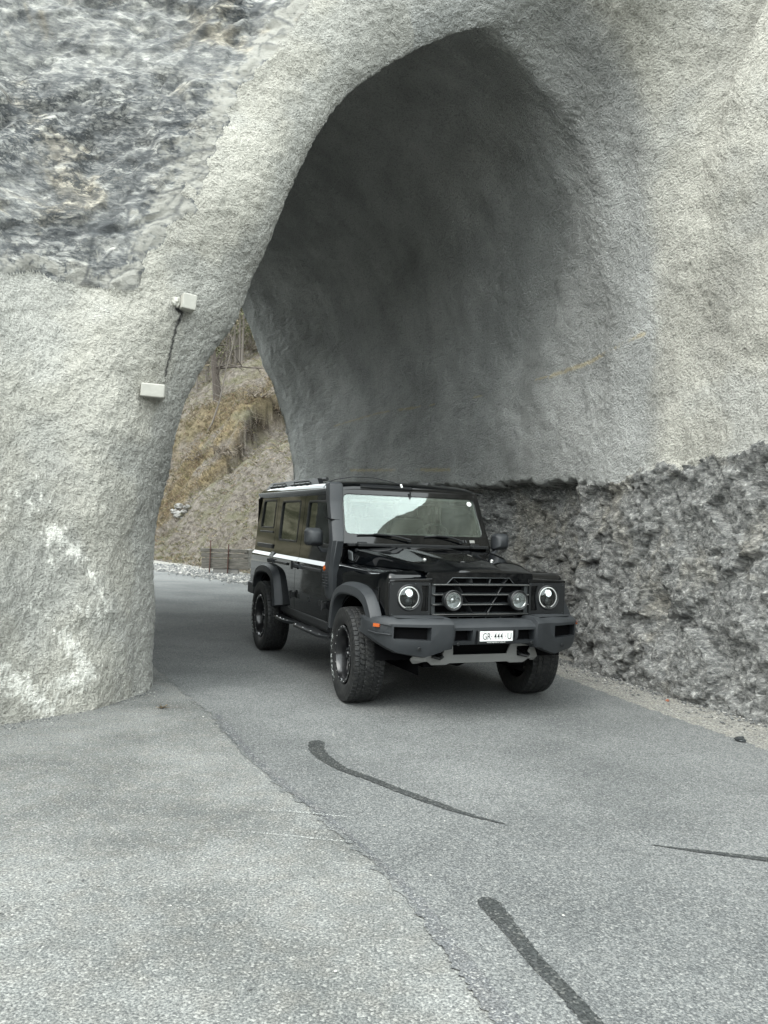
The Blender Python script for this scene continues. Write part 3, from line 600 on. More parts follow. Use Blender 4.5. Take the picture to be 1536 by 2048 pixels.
# ---- background hillside beyond the tunnel
nx, ny = 460, 330
U, V = np.meshgrid(16-126*np.linspace(0, 1, nx)**1.7, np.linspace(0, 1, ny)**1.35*60, indexing='ij')   # U along the foot line, V away from it
d0 = np.array([.62, -.785]); n0 = np.array([.785, .62]); O0 = np.array([-5.3, 25.2])
X = O0[0]+d0[0]*U+n0[0]*V; Y = O0[1]+d0[1]*U+n0[1]*V
P = np.stack([X.ravel(), Y.ravel(), np.zeros(X.size)], -1)
dist = V.ravel()
ql = (X.ravel()+8.3)*(-.84)+(Y.ravel()-32)*.55            # >0: beyond the sod bank, up the gully side
bank = sstep(-.05, .35, ql+.55*fbm(P*.5, 4, 3)+.2*fbm(P*2, 3, 4))
Z = .70*dist*sstep(-.5, 3, dist)+fbm(P*.12, 4, 61)*1.6*sstep(0, 8, dist)+fbm(P*.8, 5, 62)*.35*sstep(0, 2, dist)+fbm(P*3.5, 4, 63)*.09*sstep(0, 1, dist)+bank*1.9*sstep(2, 7, dist)-.12*(dist < .3)
edge_ = bank*(1-bank)*4
grass = bank*sstep(8, 2, ql)*sstep(-.2, .25, fbm(P*.7, 4, 64)+.15)*.9
scree = sstep(.30, .05, np.abs(ql+1.7+.5*fbm(P*.4, 3, 65))-.35)*sstep(7, 10, dist)+sstep(1.2, .2, np.hypot((X.ravel()+2.2)/1.0, (Y.ravel()-25)/3.4)-.6+.5*fbm(P*.9, 3, 67))
scree = np.clip(scree*sstep(-.45, .1, fbm(P*1.6, 4, 66)), 0, 1)
H_ = np.stack([X.ravel(), Y.ravel(), Z], -1).reshape(nx, ny, 3)
hill = tag(grid_mesh('hillside', H_, hill_m, dict(grass=grass.reshape(nx, ny), scree=scree.reshape(nx, ny), bare=(np.minimum(1, edge_*1.3)*sstep(2, 7, dist)).reshape(nx, ny))), kind='structure')  # bare: mask for the shade painted along the bank edge
def hz(x, y):
    v = (x-O0[0])*n0[0]+(y-O0[1])*n0[1]; u = (x-O0[0])*d0[0]+(y-O0[1])*d0[1]
    i = np.clip((max(16-u, 0)/126)**(1/1.7)*(nx-1), 0, nx-1.01); j = np.clip((max(v, 0)/60)**(1/1.35)*(ny-1), 0, ny-1.01)
    return float(H_[int(i), int(j), 2])
Hf = H_.reshape(-1, 3); hpx, hpy = P2px(Hf)
def onhill(a, b_):                     # nearest-to-camera hillside point seen at a photo position
    d = np.hypot(hpx-a, hpy-b_); c_ = np.where(d < np.sort(d)[12]+.01)[0]; return Hf[c_[np.argmin(Hf[c_, 1])]]

hn = 160; A_, K_ = np.meshgrid(np.linspace(0, 2*np.pi, hn), np.linspace(0, 1, 26), indexing='ij')
rad_ = 95+60*K_; hh_ = (25+4*np.sin(A_*3+1)+3*np.sin(A_*7))*sstep(0, 1, K_)+fbm(np.stack([np.cos(A_).ravel()*9, np.sin(A_).ravel()*9, K_.ravel()*3], -1), 4, 88).reshape(A_.shape)*7*K_-.5
tag(grid_mesh('hills', np.stack([rad_*np.cos(A_), rad_*np.sin(A_), hh_], -1), leafy_m), kind='structure')
# tufts, twigs: merged leaf-sized quads
class Tuft:
    def __init__(s): s.v = []; s.f = []
    def blade(s, p_, q, w):
        d = q-p_; a = np.cross(d, np.random.normal(size=3)); a /= np.linalg.norm(a)+1e-9; k_ = len(s.v)
        s.v += [p_-a*w, p_+a*w, q+a*w*.3, q-a*w*.3]; s.f.append((k_, k_+1, k_+2, k_+3))
    def build(s, name, m):
        v = np.array(s.v); me = bpy.data.meshes.new(name); f = np.array(s.f)
        me.vertices.add(len(v)); me.vertices.foreach_set('co', v.astype(np.float32).ravel()); me.loops.add(f.size); me.loops.foreach_set('vertex_index', f.ravel().astype(np.int32))
        me.polygons.add(len(f)); me.polygons.foreach_set('loop_start', (np.arange(len(f))*4).astype(np.int32)); me.update(calc_edges=True); return link(name, me, m)
np.random.seed(5)
inview = (hpx > 150)&(hpx < 680)&(hpy > 560)&(hpy < 1190)&(Hf[:, 1] < 62)
cand = np.where(inview)[0]
g1 = Tuft(); g2 = Tuft(); tw = Tuft(); gr = grass; sc_ = scree; bk = edge_
for i in cand:
    p_ = Hf[i]; far = p_[1]/35
    gg = gr[i]; nrep = 4 if gg > .3 else (2 if np.random.rand() < .62*(1-sc_[i]) else 0)
    for _ in range(nrep):
        c_ = p_+np.random.normal(size=3)*np.array([.16, .16, .02]); T = g1 if np.random.rand() < (.85 if gg > .3 else .42) else g2
        for _ in range(7 if gg > .3 else 5):
            T.blade(c_+np.random.normal(size=3)*np.array([.05, .05, .01]), c_+np.array([np.random.normal()*(.10 if gg > .3 else .06), -.04+np.random.normal()*(.09 if gg > .3 else .05), .03+np.random.rand()*(.16 if gg > .3 else .07)]), .004+.006*np.random.rand())
    if np.random.rand() < .012:                       # low scrub
        for _ in range(26):
            a = p_+np.random.normal(size=3)*np.array([.25, .2, .03]); tw.blade(a, a+np.array([np.random.normal()*.22, np.random.normal()*.2, .08+np.random.rand()*.3]), .007)
    if bk[i] > .35 and np.random.rand() < .8:        # tangled roots and brambles hanging over the bank
        for _ in range(14):
            a = p_+np.random.normal(size=3)*.15; q = a+np.array([np.random.normal()*.3, -.1+np.random.normal()*.2, np.random.normal()*.3]); tw.blade(a, q, .006)
tag(g1.build('dry_grass', drygrass), kind='stuff'); tag(g2.build('low_plants', greentuft), kind='stuff'); tag(tw.build('brambles', twigm), kind='stuff')

# woodland above: trunks and loose leaf clumps, a mass nobody could count
wd = Tuft(); wt = MB(); rng = random.Random(3)
for k_ in range(120):
    y = rng.uniform(48, 88); x = W(rng.uniform(330, 640), 700, y).x
    a, b_ = P2px(np.array([[x, y, hz(x, y)+3]])); 
    if not (250 < a[0] < 680): continue
    z = hz(x, y); h = rng.uniform(5, 10); lean = rng.uniform(-1.2, 1.2)
    wt.tube([(x, y, z-.3), (x+lean*.4, y, z+h*.5), (x+lean, y, z+h)], [.075, .05, .015], 6)
    for _ in range(16):
        t = rng.uniform(.2, 1); s0 = Vector((x+lean*t*t, y, z+h*t)); e0 = s0+Vector((rng.gauss(0, 1), rng.gauss(0, 1), rng.uniform(.1, 1)))*(1.3-t*.6)
        wd.blade(np.array(s0), np.array(e0), .02)
        for _ in range(44):
            c_ = np.array(s0.lerp(e0, rng.uniform(.2, 1.2)))+np.random.normal(size=3)*.33; wd.blade(c_, c_+np.random.normal(size=3)*.09, .045)
wood = wd.build('woodland', leafm); wood.data.materials.append(barkp)
tr_o = wt.build('t', barkp); me1 = tr_o.data
bm = bmesh.new(); bm.from_mesh(wood.data); nf = len(bm.faces); bm.from_mesh(me1); bm.faces.ensure_lookup_table()
for f in bm.faces[nf:]: f.material_index = 1
bm.to_mesh(wood.data); bm.free(); bpy.data.objects.remove(tr_o); tag(wood, kind='stuff')

# single trees and shrubs on the slope
def branchy(base, tips, r0, n_tw, name, m, lab, cat, spread=.5, seed=1, group=None):
    root = bpy.data.objects.new(name, None); COL.objects.link(root); root.location = base; B = Vector(base); rg = random.Random(seed)
    tk = MB(); tk.tube([Vector(q)-B for q in tips], [r0*(1-.85*i/(len(tips)-1)) for i in range(len(tips))], 8); tk.build('trunk', m, root)
    cw = MB()
    for _ in range(n_tw):
        i = rg.uniform(.25, .98)*(len(tips)-1); k_ = int(i); s0 = (Vector(tips[k_]).lerp(Vector(tips[min(k_+1, len(tips)-1)]), i-k_))-B
        L_ = spread*rg.uniform(.4, 1.3); dr = Vector((rg.gauss(0, .8), rg.gauss(0, .5), rg.uniform(.1, 1.1))).normalized(); q1 = s0+dr*L_*.5; q2 = q1+(dr+Vector((rg.gauss(0, .4), rg.gauss(0, .3), rg.gauss(.15, .3)))).normalized()*L_*.6
        cw.tube([s0, q1, q2], [r0*.22, r0*.14, r0*.04], 4)
        for _ in range(3):
            w0 = q1.lerp(q2, rg.random()); cw.tube([w0, w0+Vector((rg.gauss(0, 1), rg.gauss(0, 1), rg.gauss(.5, .7)))*L_*.28], [r0*.09, r0*.03], 3)
    cw.build('branches', m, root); return tag(root, lab, cat, group)
b0 = onhill(398, 862)
yb = b0[1]
branchy(tuple(b0), [tuple(b0-np.array([0, 0, .2])), tuple(W(425, 845, yb)), tuple(W(440, 800, yb)), tuple(W(452, 740, yb)), tuple(W(466, 690, yb)), tuple(W(470, 650, yb))], .055, 26, 'bare_sapling', barkp, 'slender pale leafless sapling with a curved stem on the slope beyond the tunnel', 'sapling', 1.1, 4)
b0 = onhill(436, 790); yb = b0[1]-.2
branchy((b0[0], yb, hz(b0[0], yb)), [(W(437, 800, yb).x, yb, hz(b0[0], yb)-.4), tuple(W(432, 760, yb)), tuple(W(427, 715, yb)), tuple(W(420, 640, yb)), tuple(W(415, 560, yb))], .24, 18, 'tree', barkm, 'thick dark brown tree trunk standing behind the pale sapling', 'tree', 2.0, 9)
for k_, (a, b_, sp, lab) in enumerate([(385, 915, .8, 'leafless tangled shrub hanging over the lower left end of the sod bank'), (440, 905, .65, 'low bare shrub in the middle of the dark bank edge'), (525, 800, .75, 'bare grey shrub at the top of the bank beside the tunnel edge'), (365, 820, .9, 'bare upright shrub growing beside the left tunnel pillar'), (500, 700, 1.0, 'spindly leafless bush high on the yellow grass slope')]):
    b0 = onhill(a, b_); root = bpy.data.objects.new('shrub', None); COL.objects.link(root); root.location = tuple(b0); rg = random.Random(20+k_); cw = MB()
    for _ in range(26):
        dr = Vector((rg.gauss(0, .7), rg.gauss(-.2, .5), rg.uniform(.1, 1))).normalized()*sp*rg.uniform(.5, 1.3); q = Vector((rg.gauss(0, .2), rg.gauss(0, .2), 0)); m1 = q+dr*.5+Vector((0, 0, .05)); e1 = q+dr+Vector((rg.gauss(0, .2), 0, -.15*sp))
        cw.tube([q, m1, e1], [.022, .015, .006], 3)
        for _ in range(4): w0 = m1.lerp(e1, rg.random()); cw.tube([w0, w0+Vector((rg.gauss(0, .2), rg.gauss(0, .2), rg.gauss(.05, .2)))*sp], [.011, .005], 3)
    cw.build('twigs', twigm, root); tag(root, lab, 'shrub', 'bare shrubs on the hillside')

# stones on the slope and along the wall
def stone(name, c, r_, lab=None, seed=0, m=stonem, cat='stone', group=None, flat=.7):
    bm = bmesh.new(); bmesh.ops.create_icosphere(bm, subdivisions=3, radius=1); me = bpy.data.meshes.new(name); bm.to_mesh(me); bm.free()
    v = np.zeros(len(me.vertices)*3, np.float32); me.vertices.foreach_get('co', v); v = v.reshape(-1, 3); h, _, _ = facets(v*1.1+seed*7.3, seed)
    v = v*(1+h[:, None]*.35)*np.array([1, .85, flat])*r_; me.vertices.foreach_set('co', v.astype(np.float32).ravel()); me.polygons.foreach_set('use_smooth', [True]*len(me.polygons)); me.set_sharp_from_angle(angle=R(30)); me.update()
    o = link(name, me, m); o.location = c; o.rotation_euler[2] = seed*1.3
    if lab: tag(o, lab, cat, group)
    return o
for k_, (a, b_, r_, lab) in enumerate([(355, 1008, .17, 'pale round stone at the top of the small heap on the slope'), (345, 1018, .15, 'small pale stone at the left of the small heap on the slope'), (367, 1012, .15, 'pale stone at the right of the small heap on the slope'), (353, 1028, .22, 'largest and lowest pale stone of the small heap on the slope'), (362, 1021, .12, 'smallest pale stone in the middle of the heap on the slope')]):
    c = onhill(a, b_); stone('stone', (c[0], c[1]-.1, c[2]+r_*.3), r_, lab, k_+1, group='stones heaped on the slope')
stone('stone', (2.72, 6.30, .02), .045, 'flat dark grey stone lying on the gravel verge at the right edge', 9, slatm, flat=.35)
stone('stone', (2.62, 7.62, .03), .016, 'small orange-red stone at the foot of the rock wall', 12, simple('brick_red_stone', (.26, .10, .06), .9))
gv = MB(); rg = random.Random(12)
def peb(x, y, z, r_):
    a = rg.random()*6; q = Matrix.Rotation(a, 3, 'Z'); vs = [q@Vector((r_*x_, r_*y_*.8, r_*z_*.6)) for x_, y_, z_ in ((1, 0, 0), (.2, 1, .1), (-1, .2, 0), (-.1, -1, .1), (.1, .1, 1), (0, 0, -.6))]
    gv.add([v+Vector((x, y, z)) for v in vs], [(0, 1, 4), (1, 2, 4), (2, 3, 4), (3, 0, 4), (1, 0, 5), (2, 1, 5), (3, 2, 5), (0, 3, 5)])
ft = [(5.2, 2), (4.0, 4.6), (3.2, 6.9), (2.78, 8.0), (2.42, 8.93), (2.2, 9.7), (1.78, 10.9)]
for _ in range(5200):
    t = rg.random()*6; i = int(t); a, b_ = Vector(ft[i]), Vector(ft[i+1]); q = a.lerp(b_, t-i); o_ = abs(rg.gauss(0, .10)) if rg.random() < .8 else rg.uniform(0, .45); r_ = rg.choice([.004, .006, .009, .013])*rg.uniform(.7, 1.5)*(1.5 if o_ < .08 else 1)
    peb(q.x-.93*o_+.06, q.y-.36*o_, .004+r_*.3, r_)
for _ in range(2600):                                     # crumbs at the pillar foot and on the verge beyond the tunnel
    t = rg.random(); a, b_ = (Vector((-2.72, 6.0)), Vector((-2.1, 7.55))); q = a.lerp(b_, t); o_ = abs(rg.gauss(0, .14)); r_ = rg.choice([.003, .005, .008]); peb(q.x+.9*o_-.04, q.y-.4*o_, r_*.3, r_)
for _ in range(5000):
    t = rg.random(); q = Vector((-7.6, 26.0)).lerp(Vector((-2.6, 19.7)), t); o_ = rg.gauss(.25, .35); r_ = rg.choice([.02, .03, .045, .07])*rg.uniform(.6, 1.2); peb(q.x+.78*o_, q.y+.62*o_, .01, r_)
for _ in range(240):
    r_ = rg.choice([.003, .004, .006, .009]); peb(rg.uniform(-2.4, 1.0), rg.uniform(2.6, 7), .005, r_)
tag(gv.build('gravel', gravelm, smooth=0), kind='stuff')
# dry weed on the apron
w_ = Tuft(); c_ = np.array([-1.72, 6.73, .005])
for _ in range(34): w_.blade(c_+np.random.normal(size=3)*.006*np.array([1, 1, 0]), c_+np.array([np.random.normal()*.035, np.random.normal()*.03, .008+np.random.rand()*.03]), .003)
w_.blade(c_, c_+np.array([.2, .03, .006]), .002)
tag(w_.build('weed', drygrass), 'small dry weed lying on the pale asphalt near the pillar foot', 'weed')

# retaining box of planks with two rusty rods
yb = 23.0
bx = bpy.data.objects.new('plank_barrier', None); COL.objects.link(bx); c0 = W(448, 1143, yb); bx.location = (c0.x, yb, 0)
wdt = W(495, 1140, yb).x-W(402, 1140, yb).x; zt = W(445, 1097, yb).z; zb_ = W(445, 1138, yb).z
for k_, (z0, z1, dx) in enumerate([(zb_, zb_+(zt-zb_)*.53, .02), (zb_+(zt-zb_)*.545, zt-.12, 0), (zt-.11, zt, -.03)]):
    MB().box((dx, 0, (z0+z1)/2), (wdt, .09, z1-z0-.012)).build('plank', woodm, bx, bev=.008)
MB().box((wdt/2-.05, .45, (zt+zb_)/2), (.12, .8, zt-zb_-.03)).build('end_plank', woodm, bx, bev=.008)
MB().box((.05, .05, zb_*.5), (wdt*.55, .16, zb_)).build('sill_block', stonem, bx, bev=.01)
for a, b0_, b1_ in ((421, 1080, 1150), (457, 1088, 1154)):
    u = W(a, 1110, yb); MB().tube([(u.x-c0.x, -.07, 0), (u.x-c0.x+.01, -.07, W(a, b0_, yb).z)], .016, 8).build('rod', rust, bx)
tag(bx, 'low barrier of weathered planks held by two rusty rods beside the far road', 'barrier')

# two small cast blocks fixed to the pillar
vis = (s1 < 4.2)&(t1 < 0)&(P1[:, 1] > 3)
def wallblock(a, b_, dx, dz, dep, lab, rz, ry):
    q = onwall(a, b_); mb = MB().box((0, 0, 0), (dx, dep, dz)); o = mb.build('concrete_block', blockm, None, bev=.012, seg=2)
    v = np.array([x.co[:] for x in o.data.vertices]); 
    o.location = (q[0]-.0, q[1]-.05, q[2]); o.rotation_euler = (R(4), R(ry), R(rz)); return tag(o, lab, 'block', 'cast blocks on the pillar')
wallblock(378, 609, .125, .135, .22, 'small pale concrete block sticking out of the pillar above the crack', 24, 6)
wallblock(311, 783, .20, .115, .20, 'wider pale concrete block sticking out of the pillar below the crack', 12, 2)
mp_ = onwall(352, 606); stone('mortar_lump', (mp_[0], mp_[1]+.0, mp_[2]), .055, 'pale flat lump of mortar beside the upper block on the pillar', 4, blockm, 'mortar', flat=.8)

# ================================================================== THE CAR  (own frame: X forward, Y left, Z up, origin under the front axle)
YAW = .3894
car = bpy.data.objects.new('off_road_car', None); COL.objects.link(car)
car.location = (.5866, 7.5741, .004); car.rotation_euler = (0, 0, YAW-math.pi/2)
tag(car, 'glossy black boxy off-road car with grey bumper and round headlights, leaving the tunnel', 'car')
WB = -2.922
def side_y(z):                          # half width of the body at height z
    if z < 1.100: return .868-.010*((z-.86)/.28)**2
    if z < 1.138: return .860-.034*(z-1.100)/.038
    return .826-.060*(z-1.138)/.712
VC = (.66, .74, .82, .9, .98, 1.04, 1.100, 1.138, 1.3, 1.5, 1.7)
def sidemap(s):                         # (u=X, v=Z) on the body side, depth goes inward
    return lambda u, v, d: (u, s*(side_y(v)-d), v)
def arch(cx, r, z0, a0=0, a1=180, n=18, cz=.405):
    return [(cx+r*math.cos(R(a0+(a1-a0)*i/n)), max(z0, cz+r*math.sin(R(a0+(a1-a0)*i/n)))) for i in range(n+1)]
GAP = .004
for s in (-1, 1):
    # front wing with the wheel opening
    o_ = [(-.80, .585), (-.56, .585)]+[(x, z) for x, z in arch(0, .505, .60)[::-1]]+[(.50, .74), (.50, 1.02), (-.80, 1.02)]
    slab(o_, [], sidemap(s), .03, vcuts=VC).build('wing', paint, car, bev=.004)
    # front door, with its window hole
    fd = rpoly([(-1.875, .585), (-.80-GAP, .585), (-.80-GAP, 1.22), (-1.03, 1.80), (-1.875, 1.80)], [.02, .02, .0, .04, .03])
    hole = rpoly([(-1.755, 1.30), (-.90, 1.30), (-1.07, 1.745), (-1.755, 1.745)], .045)
    d = slab(fd, [hole], sidemap(s), .035, vcuts=VC).build('front_door', paint, car, bev=.004)
    def wframe(par, hl, inset=.016, gm=sglass, fr=dplastic):
        c_ = Vector((sum(p_[0] for p_ in hl)/len(hl), sum(p_[1] for p_ in hl)/len(hl)))
        inn = [tuple(c_+(Vector(p_)-c_)*(1-inset*2/abs((Vector(p_)-c_).length+.001))) for p_ in hl]
        out_ = [tuple(c_+(Vector(p_)-c_)*(1+.004/abs((Vector(p_)-c_).length+.001))) for p_ in hl]
        slab(out_, [inn], lambda u, v, q: (u, s*(side_y(v)+.003-q), v), .02).build('window_frame', fr, par, bev=.002)
        slab(out_, [], lambda u, v, q: (u, s*(side_y(v)-.012-q), v), .004).build('window_pane', gm, par)
    wframe(d, hole)
    # rear door
    rd = rpoly([(-2.47, .585), (-1.875-2*GAP, .585), (-1.875-2*GAP, 1.80), (-2.955, 1.80), (-2.955, 1.0)]+[(x, z) for x, z in arch(WB, .515, .60, 100, 8, 10) if x > -2.955], [.0, .02, .03, .03, .0]+[0]*12)
    rd = [(-2.955, 1.80), (-2.955, .93)]+[(x, z) for x, z in arch(WB, .515, .60, 84, 22, 8)]+[(-2.42, .585), (-1.875-2*GAP, .585), (-1.875-2*GAP, 1.80)]
    hole = rpoly([(-2.82, 1.295), (-2.02, 1.295), (-2.02, 1.755), (-2.72, 1.755)], .045)
    hole = rpoly([(-2.79, 1.295), (-2.03, 1.295), (-2.03, 1.755), (-2.79, 1.755)], .045)
    d = slab(rd, [hole], sidemap(s), .035, vcuts=VC).build('rear_door', paint, car, bev=.004); wframe(d, hole)
    # rear quarter
    rq = [(-3.89, .72), (-3.45, .72)]+[(x, z) for x, z in arch(WB, .515, .60, 150, 96, 8)]+[(-2.955-GAP*2, .93), (-2.955-GAP*2, 1.80), (-3.84, 1.80), (-3.89, 1.0)]
    hole = rpoly([(-3.70, 1.43), (-3.05, 1.43), (-3.05, 1.775), (-3.66, 1.775)], .04)
    q_ = slab(rq, [hole], sidemap(s), .035, vcuts=VC).build('rear_quarter', paint, car, bev=.004); wframe(q_, hole)
    MB().box((-3.37, s*(side_y(1.38)+.004), 1.385), (.64, .012, .022)).box((-3.35, s*(side_y(1.22)+.008), 1.215), (.72, .02, .05)).build('trim_strip', dplastic, q_, bev=.004)
    slab(rpoly([(-3.02, 1.098), (-2.86, 1.098), (-2.86, 1.155), (-3.02, 1.155)], .005), [], lambda u, v, q: (u, s*(side_y(v)+.004-q), v), .01).build('vent_panel', dplastic, q_, bev=.002)
    # gutter and cant rail
    MB().loft([[(x, s*.776, 1.80), (x, s*.800, 1.835), (x, s*.806, 1.86), (x, s*.785, 1.868), (x, s*.74, 1.865), (x, s*.74, 1.80)] for x in (-3.86, -3.6, -2, -1.15, -1.02)]).build('roof_gutter', paint, car, bev=.003)
    # A pillar
    slab([(-.80+GAP, 1.02), (-.66, 1.02), (-.66, 1.33), (-.90, 1.86), (-1.02, 1.86), (-1.02, 1.80), (-.80+GAP, 1.22)], [], sidemap(s), .05, vcuts=VC).build('windscreen_pillar', paint, car, bev=.006)
    # sill and side step
    MB().box((-1.62, s*.835, .545), (1.72, .05, .075)).box((-1.62, s*.80, .50), (1.72, .06, .06)).build('sill', dplastic, car, bev=.008)
    def step(xa, xb):
        st = MB().loft([[(xa+dx, s*y, .468) for dx, y in ()] or [(x, s*y0, .445), (x, s*y1, .445), (x, s*y1, .470), (x, s*y0, .475)] for x, y0, y1 in ((xa, .84, .90), (xa+.12, .84, .965), (xb-.14, .84, .965), (xb, .84, .90))])
        o = st.build('side_step', dplastic, car, bev=.006)
        for i in range(4):
            x = xa+.14+(xb-xa-.28)*i/3; MB().lathe([(0, .007), (.007, .006), (.009, 0)], 8, (x, s*.945, .472), 'Z').build('step_bolt', alu, o)
        e = MB().tube([(xa+.01, s*.90, .472), (xa+.12, s*.966, .472), (xb-.14, s*.966, .472), (xb-.01, s*.905, .472)], .006, 6); e.build('step_edge', slatm, o)
        MB().box(((xa+xb)/2, s*.80, .45), (.08, .16, .04)).build('step_bracket', dplastic, o)
    step(-2.38, -1.70); step(-1.66, -.60)
    # handles, hinges, rails and badges
    for hx, par in ((-1.77, 'front'), (-2.86, 'rear')):
        MB().box((hx, s*.885, 1.058), (.19, .028, .036)).box((hx-.07, s*.875, 1.055), (.07, .04, .05)).box((hx+.105, s*.872, 1.052), (.035, .03, .045)).build('door_handle', plastic, car, bev=.006)
    MB().box((-1.28, s*.874, 1.052), (.66, .016, .030)).build('utility_rail', dplastic, car, bev=.004)
    MB().box((-2.42, s*.874, 1.052), (.50, .016, .030)).build('utility_rail', dplastic, car, bev=.004)
    for hx, hz_ in ((-1.905, 1.06), (-1.905, .745), (-.83, .735), (-.83, 1.04)):
        MB().box((hx, s*.882, hz_), (.085, .034, .055)).tube([(hx+.01, s*.898, hz_-.045), (hx+.01, s*.898, hz_+.045)], .013, 10).build('door_hinge', dplastic, car, bev=.005)
    for hx in (-2.42, -2.06, -1.72, -1.36, -1.0):
        slab(rrect(hx-.03, .715, hx+.03, .765, .008), [], lambda u, v, q: (u, s*(side_y(v)+.003-q), v), .006).build('jacking_cover', dplastic, car, bev=.001)
    # wing top: swept round the front corner
    plan = [(-.80, .868), (-.4, .868), (0, .868), (.30, .868), (.44, .866), (.475, .862), (.52, .850), (.565, .838), (.595, .828), (.612, .815), (.622, .795), (.625, .76), (.625, .70), (.625, .60), (.625, .50)]
    prof = [(0, 1.015), (0, 1.045), (.004, 1.075), (.014, 1.105), (.034, 1.130), (.062, 1.145), (.10, 1.152)]
    secs = []
    for i, (x, y) in enumerate(plan):
        a, b_ = Vector(plan[max(i-1, 0)]), Vector(plan[min(i+1, len(plan)-1)]); t = (b_-a).normalized(); nin = Vector((t.y, -t.x));
        if nin.y > 0 and i < 8: nin = -nin
        if i >= 8: nin = Vector((-1, -.4 if i < 11 else 0)).normalized()
        lowz = 1.015 if i < 4 else .775
        q = [(x, s*y, lowz)]+[(x+nin.x*d_, s*(y+nin.y*d_), z_+.012*min(1, max(0, -x))) for d_, z_ in prof]
        q.append((min(x-.10, .50) if i > 4 else x, s*(.48 if i < 13 else y), 1.158+.012*min(1, max(0, -x)))); secs.append(q)
    MB().loft(secs, False, False).build('wing_top', paint, car, smooth=50)
    # wheel arch flares
    for cx, k_ in ((.03, 1), (WB+.03, -1)):
        pth = [(-.53, .585), (-.515, .70), (-.47, .83), (-.38, .935), (-.22, .995), (0, 1.012), (.24, .998), (.40, .945), (.50, .85), (.555, .765)]
        if k_ < 0: pth = [(-.555, .74), (-.50, .86), (-.40, .945), (-.22, .995), (0, 1.012), (.22, .995), (.38, .935), (.47, .83), (.525, .70), (.56, .585)]
        K = catmull([np.array(p_) for p_ in pth], 5); secs = []
        for i, q in enumerate(K):
            t = K[min(i+1, len(K)-1)]-K[max(i-1, 0)]; t = t/np.linalg.norm(t); nn = np.array([-t[1], t[0]])
            if nn@(q-np.array([0, .5])) < 0: nn = -nn
            w_ = lambda a, y: (cx+q[0]+nn[0]*a, s*y, q[1]+nn[1]*a)
            secs.append([w_(.012, .862), w_(.010, .895), w_(-.018, .948), w_(-.080, .960), w_(-.094, .952), w_(-.100, .86)])
        MB().loft(secs).build('wheel_arch_flare', plastic, car, smooth=40)
        lin = MB(); ls = []
        for i in range(25):
            a = math.pi*i/24; ls.append([(cx+.475*math.cos(a), s*y, .43+.475*math.sin(a)) for y in (.875, .50)])
        lin.loft(ls, False, False); lin.add([(cx+.5, s*.50, .3), (cx-.5, s*.50, .3), (cx-.5, s*.50, .95), (cx+.5, s*.50, .95)], [(0, 1, 2, 3)]).build('wheel_arch_liner', void, car)
    # mirror
    mcx, mcy, mcz = -.72, (-1.035 if s < 0 else .955), 1.385
    mr = MB().loft([[(mcx+x, mcy+s*y*k_, mcz+z*k2) for y, z in ((-.085, -.075), (-.075, .06), (-.045, .085), (.06, .085), (.085, .055), (.085, -.05), (.06, -.08), (-.06, -.085))] for x, k_, k2 in ((-.06, .92, .96), (-.04, 1, 1), (.03, .96, .97), (.075, .62, .66), (.085, .45, .5))]).build('door_mirror', plastic, car, bev=.008)
    MB().box((mcx-.062, mcy, mcz), (.004, .14, .14)).build('mirror_glass', chrome, mr)
    MB().loft([[(-.80, s*.84, 1.235), (-.70, s*.84, 1.235), (-.70, s*.84, 1.275), (-.80, s*.84, 1.275)], [(-.77, mcy-s*.075, 1.245), (-.69, mcy-s*.075, 1.245), (-.69, mcy-s*.075, 1.285), (-.77, mcy-s*.075, 1.285)], [(-.76, mcy-s*.035, 1.30), (-.69, mcy-s*.035, 1.30), (-.69, mcy-s*.05, 1.34), (-.76, mcy-s*.05, 1.34)]]).build('mirror_arm', plastic, mr, bev=.008)

# inner structure seen through door gaps and glass
MB().box((-1.9, 0, .60), (3.7, 1.58, .16)).build('underbody', void, car)
ch = MB()
for s in (-1, 1): ch.box((-1.6, s*.42, .43), (4.3, .09, .13))
for x in (0, WB): ch.tube([(x, -.72, .40), (x, .72, .40)], .045, 10); ch.lathe([(0, -.13), (.1, -.1), (.13, 0), (.1, .1), (0, .13)], 16, (x, .12, .40), 'Y')
ch.tube([(.16, -.6, .40), (.16, .55, .43)], .018, 8); ch.box((-2.2, 0, .45), (1.0, .5, .12)); ch.tube([(-.3, .3, .36), (-3.2, .35, .38)], .035, 8)
ch.build('chassis', void, car, bev=.01)
MB().box((.05, 0, .85), (1.05, .84, .5)).box((-.72, 0, .95), (.08, 1.6, .66)).build('engine_bay', void, car)
for s in (-1, 1):
    MB().box((-2.4, s*.797, 1.18), (3.0, .02, .22)).box((-1.885, s*.755, 1.5), (.11, .03, .62)).box((-2.975, s*.75, 1.5), (.14, .03, .62)).box((-1.3, s*.802, 1.12), (1.0, .012, .30)).box((-1.4, s*.82, .85), (1.1, .012, .5)).build('door_lining', leather, car, bev=.006)

